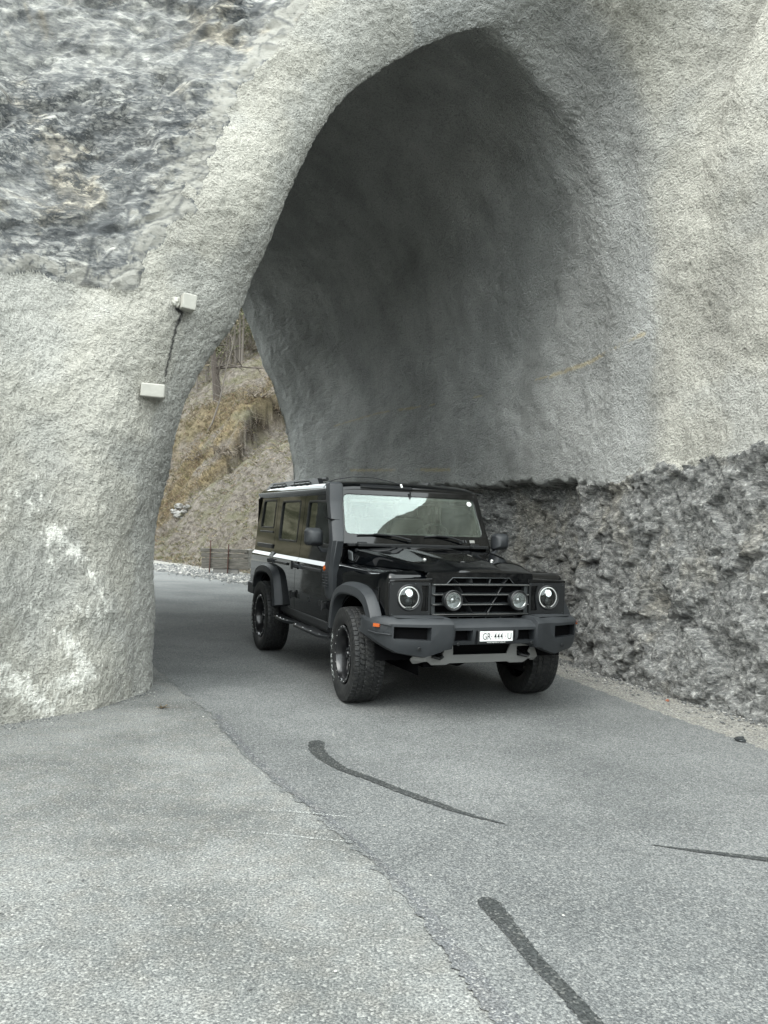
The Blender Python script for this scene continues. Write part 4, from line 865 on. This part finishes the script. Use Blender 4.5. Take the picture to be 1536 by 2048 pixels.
# bonnet
def bz(x, y):
    w = bw(x); t = min(1, abs(y)/w); top = 1.315+(1.208-1.315)*sstep(-.75, .75, np.array(x))*1.0-.035*sstep(.35, .63, np.array(x))
    top = float(top); c_ = .022*(1-t*t)+(.012 if abs(y) < .33*w else .012*max(0, 1-(abs(y)/w-.33)/.07)); return top+c_-.022
def bw(x): return float(np.interp(x, [-.66, -.4, 0, .3, .5, .63], [.775, .735, .665, .60, .55, .515]))
secs = []
for x in [-.655, -.64, -.5, -.35, -.2, -.05, .1, .25, .38, .47, .54, .59, .615, .628, .634]:
    w = bw(x); q = []; zb0 = 1.160; k_ = 0 if x < .59 else (x-.59)/.044
    ys = [-1, -.96, -.93, -.90, -.80, -.6, -.42, -.38, -.34, -.2, 0, .2, .34, .38, .42, .6, .8, .90, .93, .96, 1]
    for t in ys:
        a = abs(t); z = bz(x, t*w*.93)
        if a >= 1: z = zb0
        elif a >= .96: z = zb0+(z-zb0)*.55
        elif a >= .93: z = zb0+(z-zb0)*.86
        if x > .59: z = z-(z-1.150)*k_**2*.92
        q.append((x, t*w*(1.0 if a >= .93 else 1.0), z))
    secs.append(q)
bon = MB().loft(secs, False, False).build('bonnet', paint, car, smooth=48)
MB().box((-.05, 0, 1.15), (1.2, .95, .02)).build('bonnet_lining', void, bon)
for s in (-1, 1):                       # vents, latches and washer jets on the rear corners
    k_ = MB(); 
    for i in range(4): k_.box((-.545+i*.03, s*(bw(-.5)-.004), 1.235-.004*i), (.014, .012, .085), Matrix.Rotation(R(-18), 3, 'Y'))
    k_.build('bonnet_vent', slatm, bon, bev=.002)
    MB().box((-.56, s*.60, 1.327), (.09, .13, .03)).box((-.60, s*.60, 1.345), (.03, .09, .02)).build('bonnet_latch', dplastic, bon, bev=.006)
MB().lathe([(0, .010), (.012, .009), (.018, 0)], 12, (.22, .33, 1.235), 'Z').build('bonnet_button', alu, bon)
MB().lathe([(0, .010), (.012, .009), (.018, 0)], 12, (.22, -.33, 1.235), 'Z').build('bonnet_button', alu, bon)

# windscreen frame, glass, cowl
WA, WB_ = Vector((-.640, 0, 1.335)), Vector((-.905, 0, 1.865)); wd_ = (WB_-WA); wl_ = wd_.length; wd_.normalize(); wn_ = Vector((wd_.z, 0, -wd_.x))
def wmap(u, v, d): return WA+wd_*v+Vector((0, u, 0))-wn_*(d-.0)
wfo = rpoly([(-.785, 0), (.785, 0), (.760, wl_), (-.760, wl_)], [.0, .0, .05, .05])
wfi = rpoly([(-.735, .105), (.735, .105), (.705, wl_-.062), (-.705, wl_-.062)], .06)
wf = slab(wfo, [wfi], wmap, .05).build('windscreen_frame', paint, car, bev=.006)
slab(rpoly([(-.742, .10), (.742, .10), (.712, wl_-.055), (-.712, wl_-.055)], .055), [], lambda u, v, d: wmap(u, v, d+.006), .005).build('windscreen', wglass, wf)
slab(rpoly([(-.738, .10), (.738, .10), (.708, wl_-.058), (-.708, wl_-.058)], .055), [rpoly([(-.705, .128), (.705, .128), (.68, wl_-.085), (-.68, wl_-.085)], .05)], lambda u, v, d: wmap(u, v, d+.013), .004).build('windscreen_edge_band', dplastic, wf)
k_ = MB(); k_.v = []; 
st_ = slab([(math.cos(R(a))*.026, math.sin(R(a))*.026) for a in range(0, 360, 18)], [], lambda u, v, d: wmap(u+.655, v+wl_-.115, d+.003), .002).build('round_sticker', white_, wf)
MB().box((-.635, 0, 1.325), (.10, 1.50, .03)).build('cowl', dplastic, car, bev=.008)
for yc, ye in ((-.62, -.05), (.08, .50)):
    L_ = ye-yc; a0 = wmap(yc+L_*.93, .035, -.03); m0 = wmap(yc+L_*.50, .085, -.035); e0 = wmap(yc+L_*.28, .095, -.028)
    w_ = MB().tube([a0, wmap(yc+L_*.72, .065, -.035), m0, e0], [.011, .008, .006, .005], 8); o = w_.build('wiper', dplastic, car)
    MB().tube([wmap(yc, .085, -.013), wmap(yc+L_*.3, .092, -.014), wmap(yc+L_*.62, .085, -.013)], .008, 6).build('wiper_blade', dplastic, o)
    MB().lathe([(0, .03), (.016, .028), (.02, 0)], 12, tuple(wmap(yc+L_*.93, .03, 0)), 'Z').build('wiper_spindle', dplastic, o)
for y_, w_ in ((.60, .055), (.53, .012), (.50, .012), (.47, .012)):
    slab(rrect(y_-w_/2, .035, y_+w_/2, .065, .003), [], lambda u, v, d: wmap(u, v, d-.004), .003).build('cowl_badge', slatm if w_ < .05 else alu, wf)

# roof
secs = []
for x, dz, sh in ((-.895, -.088, .985), (-.90, -.066, .99), (-.93, -.046, 1), (-1.0, -.028, 1), (-1.12, -.008, 1), (-1.35, 0, 1), (-2.2, .006, 1), (-3.2, .002, 1), (-3.7, -.006, 1), (-3.82, -.03, .99), (-3.87, -.08, .98)):
    q = []
    for y, z in ((-.80, 1.862), (-.796, 1.885), (-.775, 1.912), (-.73, 1.934), (-.6, 1.948), (-.3, 1.960), (0, 1.963), (.3, 1.960), (.6, 1.948), (.73, 1.934), (.775, 1.912), (.796, 1.885), (.80, 1.862)):
        k_ = min(1, max(0, (z-1.862)/.07)); q.append((x, y*sh, z+dz*k_))
    secs.append(q)
roof = MB().loft(secs, False, False).build('roof', paint, car, smooth=50)
MB().box((-2.3, 0, 1.86), (2.8, 1.5, .03)).build('roof_lining', leather, roof, bev=.01)
MB().loft([[(-.900, y, 1.868), (-.885, y, 1.872), (-.880, y, 1.888), (-.93, y, 1.915)] for y in (-.52, .03)]).build('roof_light_bar', dplastic, roof, bev=.004)
MB().box((-.90, .80, 1.865), (.05, .05, .012)).build('gutter_end', dplastic, roof, bev=.004)
for s in (-1, 1):
    # raised roof side rail with two openings bridged by a tube
    def rmap(u, v, d): return (u, s*(.775-(v-1.90)*.45-d), v)
    sl = slab(rpoly([(-3.62, 1.895), (-1.40, 1.895), (-1.62, 1.985), (-3.50, 1.985)], .02), [rpoly([(-3.42, 1.915), (-2.75, 1.915), (-2.78, 1.966), (-3.36, 1.966)], .015), rpoly([(-2.50, 1.915), (-1.80, 1.915), (-1.86, 1.966), (-2.46, 1.966)], .015)], rmap, .05).build('roof_rail', dplastic, roof, bev=.005)
    t_ = MB(); 
    for xa, xb in ((-3.44, -2.73), (-2.52, -1.78)):
        t_.tube([(xa, s*.762, 1.938), (xb, s*.762, 1.938)], .011, 8)
        for f in (.2, .5, .8): t_.lathe([(.011, -.018), (.016, -.018), (.016, .018), (.011, .018)], 8, (xa+(xb-xa)*f, s*.762, 1.938), 'X')
    t_.build('rail_tube', slatm, sl)
    MB().tube([(-3.55, s*.60, 1.99), (-1.7, s*.60, 1.985)], .018, 8).build('roof_bar', dplastic, roof)
an = MB().tube([(-1.20, -.80, 1.87), (-1.17, -.77, 1.925), (-1.12, -.70, 1.955), (-1.06, -.55, 1.985), (-1.0, -.35, 1.985), (-.94, -.18, 1.95), (-.90, -.09, 1.925)], .005, 6).build('aerial_cable', dplastic, car)
MB().tube([(-.90, -.095, 1.928), (-.885, -.085, 1.895)], .010, 8).build('cable_end', white_, an)

# snorkel up the right-hand pillar
sn = [(-.60, -.885, .80, .19, .035), (-.60, -.895, .84, .20, .045), (-.585, -.905, 1.08, .205, .05), (-.56, -.905, 1.13, .20, .055), (-.42, -.90, 1.36, .17, .06), (-.455, -.895, 1.42, .165, .065), (-.60, -.875, 1.72, .16, .07), (-.60, -.872, 1.76, .20, .075), (-.615, -.868, 1.885, .205, .075), (-.63, -.865, 1.91, .17, .055)]
sn = [(-.62, -.880, .815, .185, .030), (-.62, -.893, .85, .20, .042), (-.615, -.90, 1.08, .205, .05), (-.60, -.902, 1.13, .20, .055), (-.50, -.90, 1.36, .165, .062), (-.52, -.895, 1.42, .155, .065), (-.68, -.870, 1.70, .14, .07), (-.70, -.866, 1.745, .175, .075), (-.735, -.862, 1.885, .185, .075), (-.75, -.86, 1.91, .15, .055)]
secs = [[(x-w/2, y+.012, z), (x-w/2, y-t*.45, z), (x-w*.22, y-t*.75, z), (x+w*.34, y-t*.75, z), (x+w/2, y-t*.2, z), (x+w/2, y+t*.9, z), (x, y+t*1.1, z)] for x, y, z, w, t in sn]
sno = MB().loft(secs).build('snorkel', plastic, car, bev=.006)
k_ = MB()
for i in range(6): k_.box((-.645+.0, -.935, .935+i*.026), (.15, .012, .008))
k_.build('snorkel_ribs', plastic, sno, bev=.002)
MB().box((-.598, -.905, 1.565), (.152, .098, .005), Matrix.Rotation(R(8), 3, 'Y')).build('snorkel_joint', void, sno)
MB().lathe([(.026, 0), (.026, -.008), (.018, -.014), (0, -.016)], 16, (-.665, -.938, 1.12-.02), 'Y').build('side_indicator', amber, car)

# front panel: bonnet-coloured surround with the grille opening
pf = lambda X: (lambda u, v, d: (X-d, u, v))
pan = slab(rpoly([(-.500, .745), (.500, .745), (.500, 1.152), (-.500, 1.152)], [.0, .0, .03, .03]), [[(-.455, .805), (.455, .805), (.455, 1.058), (.315, 1.058), (.265, 1.108), (-.265, 1.108), (-.315, 1.058), (-.455, 1.058)], rrect(-.325, .757, .325, .792, .008)], pf(.632), .05).build('front_panel', paint, car, bev=.005)
MB().box((.52, 0, .93), (.02, .98, .42)).build('grille_back', void, pan)
ic = MB()
for i in range(6):
    for j in range(26): ic.box((.552, -.30+j*.024, .895+i*.022), (.006, .016, .012))
ic.build('radiator_core', slatm, pan)
gr_ = MB()
for z in (1.053, .972, .891, .812): gr_.loft([[(.650, y, z-.006), (.658, y, z), (.650, y, z+.005), (.585, y, z+.012), (.585, y, z-.018)] for y in (-.452, .452)])
gr = gr_.build('grille', slatm, car, bev=.002)
bl = MB()
for z in (1.053, .972, .891, .812): bl.box((.656, 0, z+.0005), (.004, .90, .0045))
bl.build('grille_edge', alu, gr)
for s in (-1, 1):
    for (y0, z0), (y1, z1) in (((.255, 1.10), (.205, 1.058)), ((.21, 1.048), (.165, .978)), ((.165, .967), (.115, .897)), ((.115, .886), (.070, .818)), ((.09, 1.10), (.08, 1.058))):
        MB().loft([[(.628, s*(y0-.007), z0), (.634, s*y0, z0), (.628, s*(y0+.006), z0), (.575, s*(y0+.03), z0), (.575, s*(y0-.012), z0)], [(.628, s*(y1-.007), z1), (.634, s*y1, z1), (.628, s*(y1+.006), z1), (.575, s*(y1+.03), z1), (.575, s*(y1-.012), z1)]]).build('lattice_bar', dplastic, gr, bev=.001)
    MB().box((.605, s*.435, .93), (.05, .035, .24)).build('grille_side', slatm, gr, bev=.002)
    for y_ in (.20, .06): MB().box((.62, s*y_, .774), (.012, .008, .03)).build('intake_bar', dplastic, gr)
tr = MB().tube([(.634, -.318, 1.058), (.634, -.266, 1.109), (.634, .266, 1.109), (.634, .318, 1.058)], .004, 6).build('grille_trim', slatm, gr)
tr2 = MB().tube([(.634, -.325, .757), (.634, -.325, .793), (.634, .325, .793), (.634, .325, .757), (.634, -.325, .757)], .003, 6).build('intake_trim', slatm, gr)
for s in (-1, 1):                       # driving lamps in the grille
    c_ = (.735, s*.306, .933)
    a = MB().lathe([(.030, -.13), (.070, -.07), (.083, -.02), (.084, .005), (.079, .010), (.067, .004), (.062, -.006)], 40, c_, 'X').build('driving_lamp', dplastic, car)
    MB().lathe([(.064, .0), (.058, -.010), (.045, -.030), (.020, -.045), (0, -.047)], 32, c_, 'X').build('reflector', reflm, a)
    MB().tube([(c_[0]+.004, c_[1]+.063*math.cos(2*math.pi*i/32), c_[2]+.063*math.sin(2*math.pi*i/32)) for i in range(33)], .0045, 6, False).build('lamp_rim', chrome, a)
    MB().lathe([(.064, -.002), (.06, .004), (.03, .008), (0, .009)], 32, c_, 'X').build('lamp_glass', lens, a)
    MB().lathe([(.020, -.030), (.022, -.004), (.012, .002), (0, .003)], 20, c_, 'X').box((c_[0]-.004, c_[1]-.032, c_[2]), (.012, .06, .007)).box((c_[0]-.004, c_[1]+.032, c_[2]), (.012, .06, .007)).tube([(c_[0]-.003, c_[1]-.03, c_[2]+.02), (c_[0], c_[1], c_[2]+.042), (c_[0]-.003, c_[1]+.03, c_[2]+.02)], .004, 6).build('bulb_shield', alu, a)
    # headlamp panel
    ho = rrect(.462, .800, .822, 1.070, .018); cy, cz = .648+.006, .948
    circ = [(cy+.108*math.cos(R(a_)), cz+.108*math.sin(R(a_))) for a_ in range(0, 360, 10)]
    slot = rpoly([(.482, .835), (.548, .835), (.530, .95), (.548, 1.045), (.482, 1.045)], .008)
    hp = slab(ho, [circ, slot], lambda u, v, d: (.640-d, s*u, v), .03).build('headlight_panel', dplastic, car, bev=.004)
    MB().box((.585, s*.515, .94), (.01, .10, .22)).build('slot_back', void, hp)
    for a_, b_ in ((.475, 1.058), (.80, 1.055), (.475, .815), (.80, .815), (.60, 1.058)): MB().lathe([(.006, 0), (.006, .003), (0, .004)], 8, (.640, s*a_, b_), 'X').build('panel_screw', slatm, hp)
    MB().loft([[(.60, s*.452, 1.072), (.642, s*.452, 1.074), (.640, s*.452, 1.100), (.59, s*.452, 1.125)], [(.60, s*.825, 1.072), (.640, s*.825, 1.074), (.636, s*.825, 1.090), (.60, s*.82, 1.10)]]).build('panel_brow', paint, hp, bev=.003)
    MB().box((.61, s*.64, .785), (.05, .37, .035)).build('panel_base', paint, hp, bev=.003)
    c_ = (.640, s*cy, cz); hl = MB().lathe([(.108, -.028), (.108, .002), (.100, .010), (.094, .006), (.090, -.006)], 48, c_, 'X').build('headlight', dplastic, car)
    MB().lathe([(.091, -.004), (.088, -.012), (.06, -.022), (0, -.026)], 48, c_, 'X').build('lamp_bowl', void, hl)
    ring = MB(); r0, r1 = .081, .090; a0, a1 = R(-70), R(250); secs = []
    for i in range(49):
        a_ = a0+(a1-a0)*i/48; secs.append([(c_[0]+h_, c_[1]+r_*math.cos(a_), c_[2]+r_*math.sin(a_)) for r_, h_ in ((r0, -.004), ((r0+r1)/2, .004), (r1, -.004))])
    ring.loft(secs, True, True).build('light_ring', glow, hl)
    MB().lathe([(.034, -.020), (.036, -.002), (.030, .004), (.0, .010)], 28, (c_[0], c_[1], c_[2]+.032), 'X').build('upper_projector', chrome, hl)
    MB().lathe([(.027, .005), (.018, .010), (0, .013)], 20, (c_[0], c_[1], c_[2]+.034), 'X').build('lit_projector', glowp, hl)
    MB().lathe([(.026, -.02), (.027, -.004), (.022, .0), (0, .006)], 28, (c_[0], c_[1], c_[2]-.034), 'X').build('lower_projector', slatm, hl)
    MB().box((c_[0]-.006, c_[1], c_[2]-.080), (.008, .045, .020)).build('lamp_foot', chrome, hl, bev=.003)
    MB().lathe([(.090, .0), (.080, .010), (.05, .018), (0, .022)], 40, c_, 'X').build('lamp_glass', lens, hl)

# front bumper: one side, mirrored and joined at the centre
def bsec(y, xf, zt, zl, ztop_back=None, xb=None, ch=.03):
    xb = xb if xb is not None else xf-.24
    zb = zt+.004 if ztop_back is None else ztop_back
    return [(xb, y, zb), (xf-.075, y, zt+.002), (xf-.012, y, zt-.026), (xf, y, zt-.040), (xf-.004, y, zl+.075), (xf-.030, y, zl+.012), (xf-.10, y, zl), (xb, y, zl+.02)]
half = [bsec(0, .905, .775, .585), bsec(.372, .900, .775, .585), bsec(.384, .918, .800, .555), bsec(.450, .915, .803, .545), bsec(.470, .905, .803, .530), bsec(.60, .885, .800, .490), bsec(.80, .800, .796, .52, xb=.60), bsec(.86, .760, .794, .55, xb=.56), bsec(.91, .69, .790, .585, xb=.50), bsec(.950, .600, .785, .625, xb=.46), bsec(.972, .50, .782, .655, xb=.42), bsec(.970, .43, .78, .67, xb=.40)]
full = [[(x, -y, z) for x, y, z in q] for q in half[:0:-1]]+half
bp_ = MB().loft(full).build('front_bumper', plastic, car, 30)
ct = MB()
for s in (-1, 1):
    ct.box((.87, s*.285, .668), (.16, .155, .088)); k_ = Matrix.Rotation(s*R(-20)*-1, 3, 'Z')
    q0 = MB(); sx = [(.60, .885), (.80, .80)]
    for y0, y1 in ((.565, .835),):
        xa = float(np.interp(y0, [.47, .60, .80, .86], [.905, .885, .80, .76])); xb_ = float(np.interp(y1, [.47, .60, .80, .86], [.905, .885, .80, .76]))
        q0.add([(xa+.05, s*y0, .635), (xb_+.05, s*y1, .640), (xb_-.10, s*y1, .640), (xa-.10, s*y0, .635), (xa+.05, s*y0, .738), (xb_+.05, s*y1, .735), (xb_-.10, s*y1, .735), (xa-.10, s*y0, .738)], [(0, 1, 2, 3), (4, 7, 6, 5), (0, 4, 5, 1), (1, 5, 6, 2), (2, 6, 7, 3), (3, 7, 4, 0)])
    ct.v, ct.f = (ct.add(q0.v, q0.f).v, ct.f)
ct.box((.885, 0, .655), (.05, .36, .11))
cut(bp_, ct); bevel(bp_, .005, 2, 30)
MB().box((.80, 0, .66), (.02, .80, .09)).build('opening_back', void, bp_)  # near-black sheets added to stand in for the shade inside the openings
for s in (-1, 1): MB().add([(.815, s*.555, .62), (.735, s*.80, .62), (.70, s*.85, .62), (.70, s*.85, .75), (.735, s*.80, .75), (.815, s*.555, .75)], [(0, 1, 4, 5), (1, 2, 3, 4)]).build('opening_back', void, bp_)
for s in (-1, 1):
    MB().lathe([(.015, 0), (.015, .006), (.010, .008), (.009, .003), (0, .003)], 16, (.865, s*.655, .572), 'X').build('parking_sensor', dplastic, bp_)
    MB().lathe([(.013, 0), (.013, .006), (.009, .008), (.008, .003), (0, .003)], 16, (.898, s*.335, .606), 'X').build('parking_sensor', dplastic, bp_)
    MB().box((.66, s*.935, .735), (.06, .02, .028), Matrix.Rotation(s*R(-32), 3, 'Z')).build('corner_marker', amber, bp_, bev=.004)
    MB().tube([(.78, s*.862, .674), (.66, s*.938, .674), (.56, s*.966, .682)], .006, 6).tube([(.78, s*.862, .745), (.62, s*.952, .752)], .005, 6).build('bumper_crease', plastic, bp_)
    # pad on the bumper shoulder
    MB().loft([[(.70, s*.44, .803), (.855, s*.44, .803), (.855, s*.44, .808), (.70, s*.44, .812)], [(.62, s*.80, .798), (.745, s*.80, .798), (.745, s*.80, .803), (.62, s*.80, .806)]]).build('bumper_pad', plastic, bp_, bev=.003)
# lower valance and silver skid plate
sk = slab([(-.57, .405), (-.535, .405), (-.50, .43), (-.47, .43), (-.43, .398), (-.30, .398), (-.27, .41), (.27, .41), (.30, .398), (.43, .398), (.47, .43), (.50, .43), (.535, .405), (.57, .405), (.60, .44), (.52, .575), (.28, .585), (.265, .55), (.25, .482), (-.25, .482), (-.265, .55), (-.28, .585), (-.52, .575), (-.60, .44)][::1],
          [rpoly([(s*.355, .46), (s*.44, .46), (s*.475, .545), (s*.335, .545)], .012) for s in (-1, 1)], lambda u, v, d: (.69+(.575-v)*.35*-1-.06*(abs(u) > .5)-d, u, v), .018).build('skid_plate', silver, car, bev=.004)
MB().box((.60, 0, .52), (.02, 1.0, .14)).build('valance_back', void, car)
MB().loft([[(.66, y, .585), (.60, y, .47), (.3, y, .40), (.3, y, .585)] for y in (-.50, -.2, .2, .50)]).build('undertray', void, car)
for s in (-1, 1):
    MB().tube([(.60, s*.37, .50), (.70, s*.37, .475), (.725, s*.405, .468), (.70, s*.44, .475), (.60, s*.44, .50)], .014, 8).build('tow_hook', dplastic, car)
# number plate
pl = MB().box((.912, 0, .665), (.006, .300, .080)).build('number_plate', white_, car, bev=.003)
MB().box((.905, 0, .658), (.010, .335, .105)).build('plate_holder', dplastic, pl, bev=.004)
def text_on(s_, size, c_, mtl, name, par, X, sp=1, sx=1):
    t = textmesh(s_, size, sp); k = MB(); k.v = [(X, c_[0]+x*sx, c_[1]+y) for x, y, z in t.v]; k.f = t.f; return k.build(name, mtl, par, 0)
text_on('GR', .074, (-.091, .640), ink, 'plate_lettering', pl, .9158, .95, .80)
text_on('·', .07, (-.045, .641), ink, 'plate_lettering', pl, .9158); text_on('·', .07, (.078, .641), ink, 'plate_lettering', pl, .9158)
text_on('444', .074, (.0165, .640), ink, 'plate_lettering', pl, .9158, 1.15, .66)
text_on('U', .074, (.117, .640), ink, 'plate_lettering', pl, .9158, 1, .8)
text_on('www.express-trucks.ch', .018, (0, .6125), white_, 'holder_lettering', pl, .9108)

# rear end
MB().box((-3.86, 0, 1.22), (.05, 1.60, 1.18)).build('tailgate', paint, car, bev=.02)
MB().box((-3.93, 0, .665), (.22, 1.66, .16)).box((-3.80, -.80, .66), (.34, .16, .15)).box((-3.80, .80, .66), (.34, .16, .15)).build('rear_bumper', plastic, car, bev=.02)
MB().box((-3.88, -.80, .95), (.05, .05, .22)).box((-3.88, .80, .95), (.05, .05, .22)).build('tail_lamp', simple('red_lens', (.3, .01, .01), .2), car, bev=.01)

# wheels
TR, TWd = .405, .262
def tyre_mesh():
    NU, prof = 600, []
    hw = TWd/2
    def rad(t):                         # t -1..1 across tread
        return TR-.010*abs(t)**3
    lat = [(-hw*.80, .250, 0), (-hw*.93, .268, 0), (-hw*1.02, .300, 0), (-hw*1.04, .330, 0), (-hw*1.01, .358, 0), (-hw*.985, .374, 0)]
    cols = [(y, r, 0) for y, r, _ in lat]
    n_t = 46
    for i in range(n_t+1):
        t = -1+2*i/n_t; cols.append((hw*.97*t, rad(t), 1))
    cols += [(-y, r, 0) for y, r, _ in lat[::-1]]
    C_ = np.array(cols); U_ = np.arange(NU)/NU; Y = np.repeat(C_[None, :, 0], NU, 0); Rr = np.repeat(C_[None, :, 1], NU, 0); T = np.repeat(C_[None, :, 2], NU, 0)
    ang = np.repeat(U_[:, None], len(cols), 1); t = Y/(hw*.97)
    ph = ang*58
    g = np.zeros_like(Y)
    zig = .035*np.sign(np.sin(2*np.pi*ph))
    for c0, w in ((-.30, .045), (.30, .045)): g = np.maximum(g, (np.abs(t-c0-zig) < w))
    g = np.maximum(g, (np.abs(t+.66+zig*.6) < .030)); g = np.maximum(g, (np.abs(t-.66-zig*.6) < .030))
    sh = np.abs(t); lam = (ph+.9*sh*np.sign(t)+.30*np.sin(3*t)) % 1
    g = np.maximum(g, (lam < .13)&(sh > .66)); g = np.maximum(g, ((lam+.45) % 1 < .13)&(sh > .30)&(sh <= .66)); g = np.maximum(g, ((lam+.2) % 1 < .10)&(sh < .24))
    sipe = ((lam*3) % 1 < .10)&(g < .5)
    dep = .007*g+.002*sipe
    sw = (T < .5)&(np.abs(Y) > hw*.96)&(Rr > .352)      # shoulder lugs
    lug = .0025*((ph*1.0) % 1 > .35)
    Rr = np.where(T > .5, Rr-dep, Rr); Yv = np.where(sw, Y+np.sign(Y)*lug, Y)
    a = ang*2*np.pi; Gt = np.stack([Rr*np.cos(a), Yv, Rr*np.sin(a)], -1); Gt = np.concatenate([Gt, Gt[:1]], 0)
    o = grid_mesh('tyre', Gt, rubber_m); o.data.set_sharp_from_angle(angle=R(32)); return o
def letters():
    k = MB(); txt = 'LODER AT#1'; a = 0; adv = [8.6, 9.6, 9.6, 9.0, 9.0, 5, 8.6, 8.4, 8.6, 6]; ang = 0
    for c_, w in zip(txt, adv):
        if c_ != ' ':
            t = textmesh(c_, .050); xs = [v[0] for v in t.v]; cx_ = (min(xs)+max(xs))/2; wd = max(xs)-min(xs)
            vs = []
            for x, y, z in t.v: vs.append((x-cx_, y))
            k.add([(math.radians(ang+w/2)+(x*1.35)/.34, .309+y*1.22, 0) for x, y in vs], t.f)
        ang += w
    return k, ang
LT, LANG = letters()
def make_wheel(cx, s, steer, lead=True):
    hub = (cx, s*.955, TR)
    # rim is the part, tyre and the rest hang on it; outer side faces -Y locally for the right-hand wheel
    rim = MB(); o_ = -1
    rim.lathe([(.243, .05), (.236, -.02), (.226, -.055), (.230, -.10), (.243, -.115), (.246, -.122), (.240, -.126), (.222, -.124), (.214, -.112), (.206, -.085), (.196, -.02), (.196, .06)], 64)
    for i in range(8):                 # spokes
        a = 2*math.pi*i/8; c, s_ = math.cos(a), math.sin(a)
        def q(r, w, y): return (r*c-w*s_, y, r*s_+w*c)
        rim.loft([[q(.205, -.030, -.03), q(.205, .030, -.03), q(.205, .022, .0), q(.205, -.022, .0)], [q(.13, -.019, -.050), q(.13, .019, -.050), q(.13, .018, -.01), q(.13, -.018, -.01)], [q(.06, -.024, -.045), q(.06, .024, -.045), q(.06, .024, -.01), q(.06, -.024, -.01)]])
    rim.lathe([(0, -.058), (.045, -.058), (.075, -.050), (.08, -.02)], 32)
    w = rim.build('wheel', rimm, car, bev=.002); 
    MB().lathe([(0, .0), (.16, .0), (.16, .02)], 40).build('brake_disc', slatm, w)
    MB().lathe([(0, -.090), (.024, -.088), (.030, -.078), (.031, -.05)], 24).build('hub_cap', rimm, w)
    nt = MB()
    for i in range(5): a = 2*math.pi*i/5; nt.lathe([(0, -.078), (.009, -.077), (.010, -.05)], 8, (.055*math.cos(a), 0, .055*math.sin(a)))
    nt.build('wheel_nuts', slatm, w)
    bo = MB()
    for i in range(18): a = 2*math.pi*(i+.3)/18; bo.lathe([(0, -.1275), (.0045, -.127), (.0058, -.122)], 8, (.2335*math.cos(a), 0, .2335*math.sin(a)))
    bo.build('rim_bolts', alu, w)
    ty = tyre_mesh() if lead else bpy.data.objects.new('tyre', TYME); 
    if not lead: COL.objects.link(ty)
    ty.parent = w
    lt = MB(); yy = -TWd/2*1.047
    for rep in (0,):
        st0 = R(-128)                  # first letter near the bottom, running up the rear side (angle measured from +X, clockwise seen from outside)
        for f in LT.f: lt.f.append(tuple(i+len(lt.v) for i in f))
        base = len(lt.v)
        for a, r_, _ in LT.v:
            th = st0-a; bulge = yy+.002+abs(r_-.335)*.08; lt.v.append((r_*math.cos(th), bulge-.0015, r_*math.sin(th)))
    lo = lt.build('tyre_lettering', letterm, w, 0)
    w.location = hub; w.rotation_euler = (0, 0, (0 if s < 0 else math.pi)+steer); w.location = (cx, s*.845, TR)
    return w, ty
w1, ty = make_wheel(0, -1, R(-4)); TYME = ty.data
make_wheel(0, 1, R(-4), False); make_wheel(WB, -1, 0, False); make_wheel(WB, 1, 0, False)

# cabin
MB().loft([[(-.74, y, 1.12), (-.74, y, 1.415), (-.86, y, 1.44), (-1.05, y, 1.40), (-1.10, y, 1.30), (-1.08, y, 1.12)] for y in (-.76, .76)]).build('dashboard', leather, car, bev=.02)
for s in (-1, 1):
    st = MB().loft([[(x, s*.40+y, z) for y in (-.25, .25) for x, z in ()] or [(-1.72+dx, s*.40-w, z), (-1.72+dx, s*.40+w, z), (-1.84+dx, s*.40+w, z), (-1.84+dx, s*.40-w, z)] for dx, w, z in ((.0, .24, .98), (.0, .25, 1.2), (-.05, .23, 1.45), (-.09, .17, 1.60))]).build('seat', leather, car, bev=.03, seg=3)
    MB().box((-1.86, s*.40, 1.70), (.10, .26, .17)).build('headrest', leather, st, bev=.03)
    MB().box((-1.55, s*.40, 1.0), (.5, .5, .14)).build('cushion', leather, st, bev=.03)
    MB().box((-2.75, s*.38, 1.33), (.12, .52, .55)).box((-2.77, s*.38, 1.66), (.09, .24, .14)).build('rear_seat', leather, car, bev=.03)
sw = MB(); Rm_ = Matrix.Rotation(R(28), 3, 'Y'); c_ = Vector((-1.19, .40, 1.38)); secs = []
pts = [c_+Rm_@Vector((0, .185*math.cos(2*math.pi*i/32), .185*math.sin(2*math.pi*i/32))) for i in range(33)]
sw.tube(pts, .014, 8, False); sw.tube([c_+Rm_@Vector((0, -.18, 0)), c_+Rm_@Vector((.03, 0, 0)), c_+Rm_@Vector((0, .18, 0))], .018, 8); sw.tube([c_+Rm_@Vector((.03, 0, 0)), c_+Rm_@Vector((0, 0, -.18))], .018, 8); sw.tube([c_, c_+Vector((.16, 0, -.05))], .03, 8)
sw.build('steering_wheel', leather, car)
MB().box((-.90, 0, 1.765), (.03, .22, .06)).tube([(-.88, 0, 1.78), (-.87, 0, 1.86)], .01, 6).build('rear_view_mirror', dplastic, car, bev=.01)
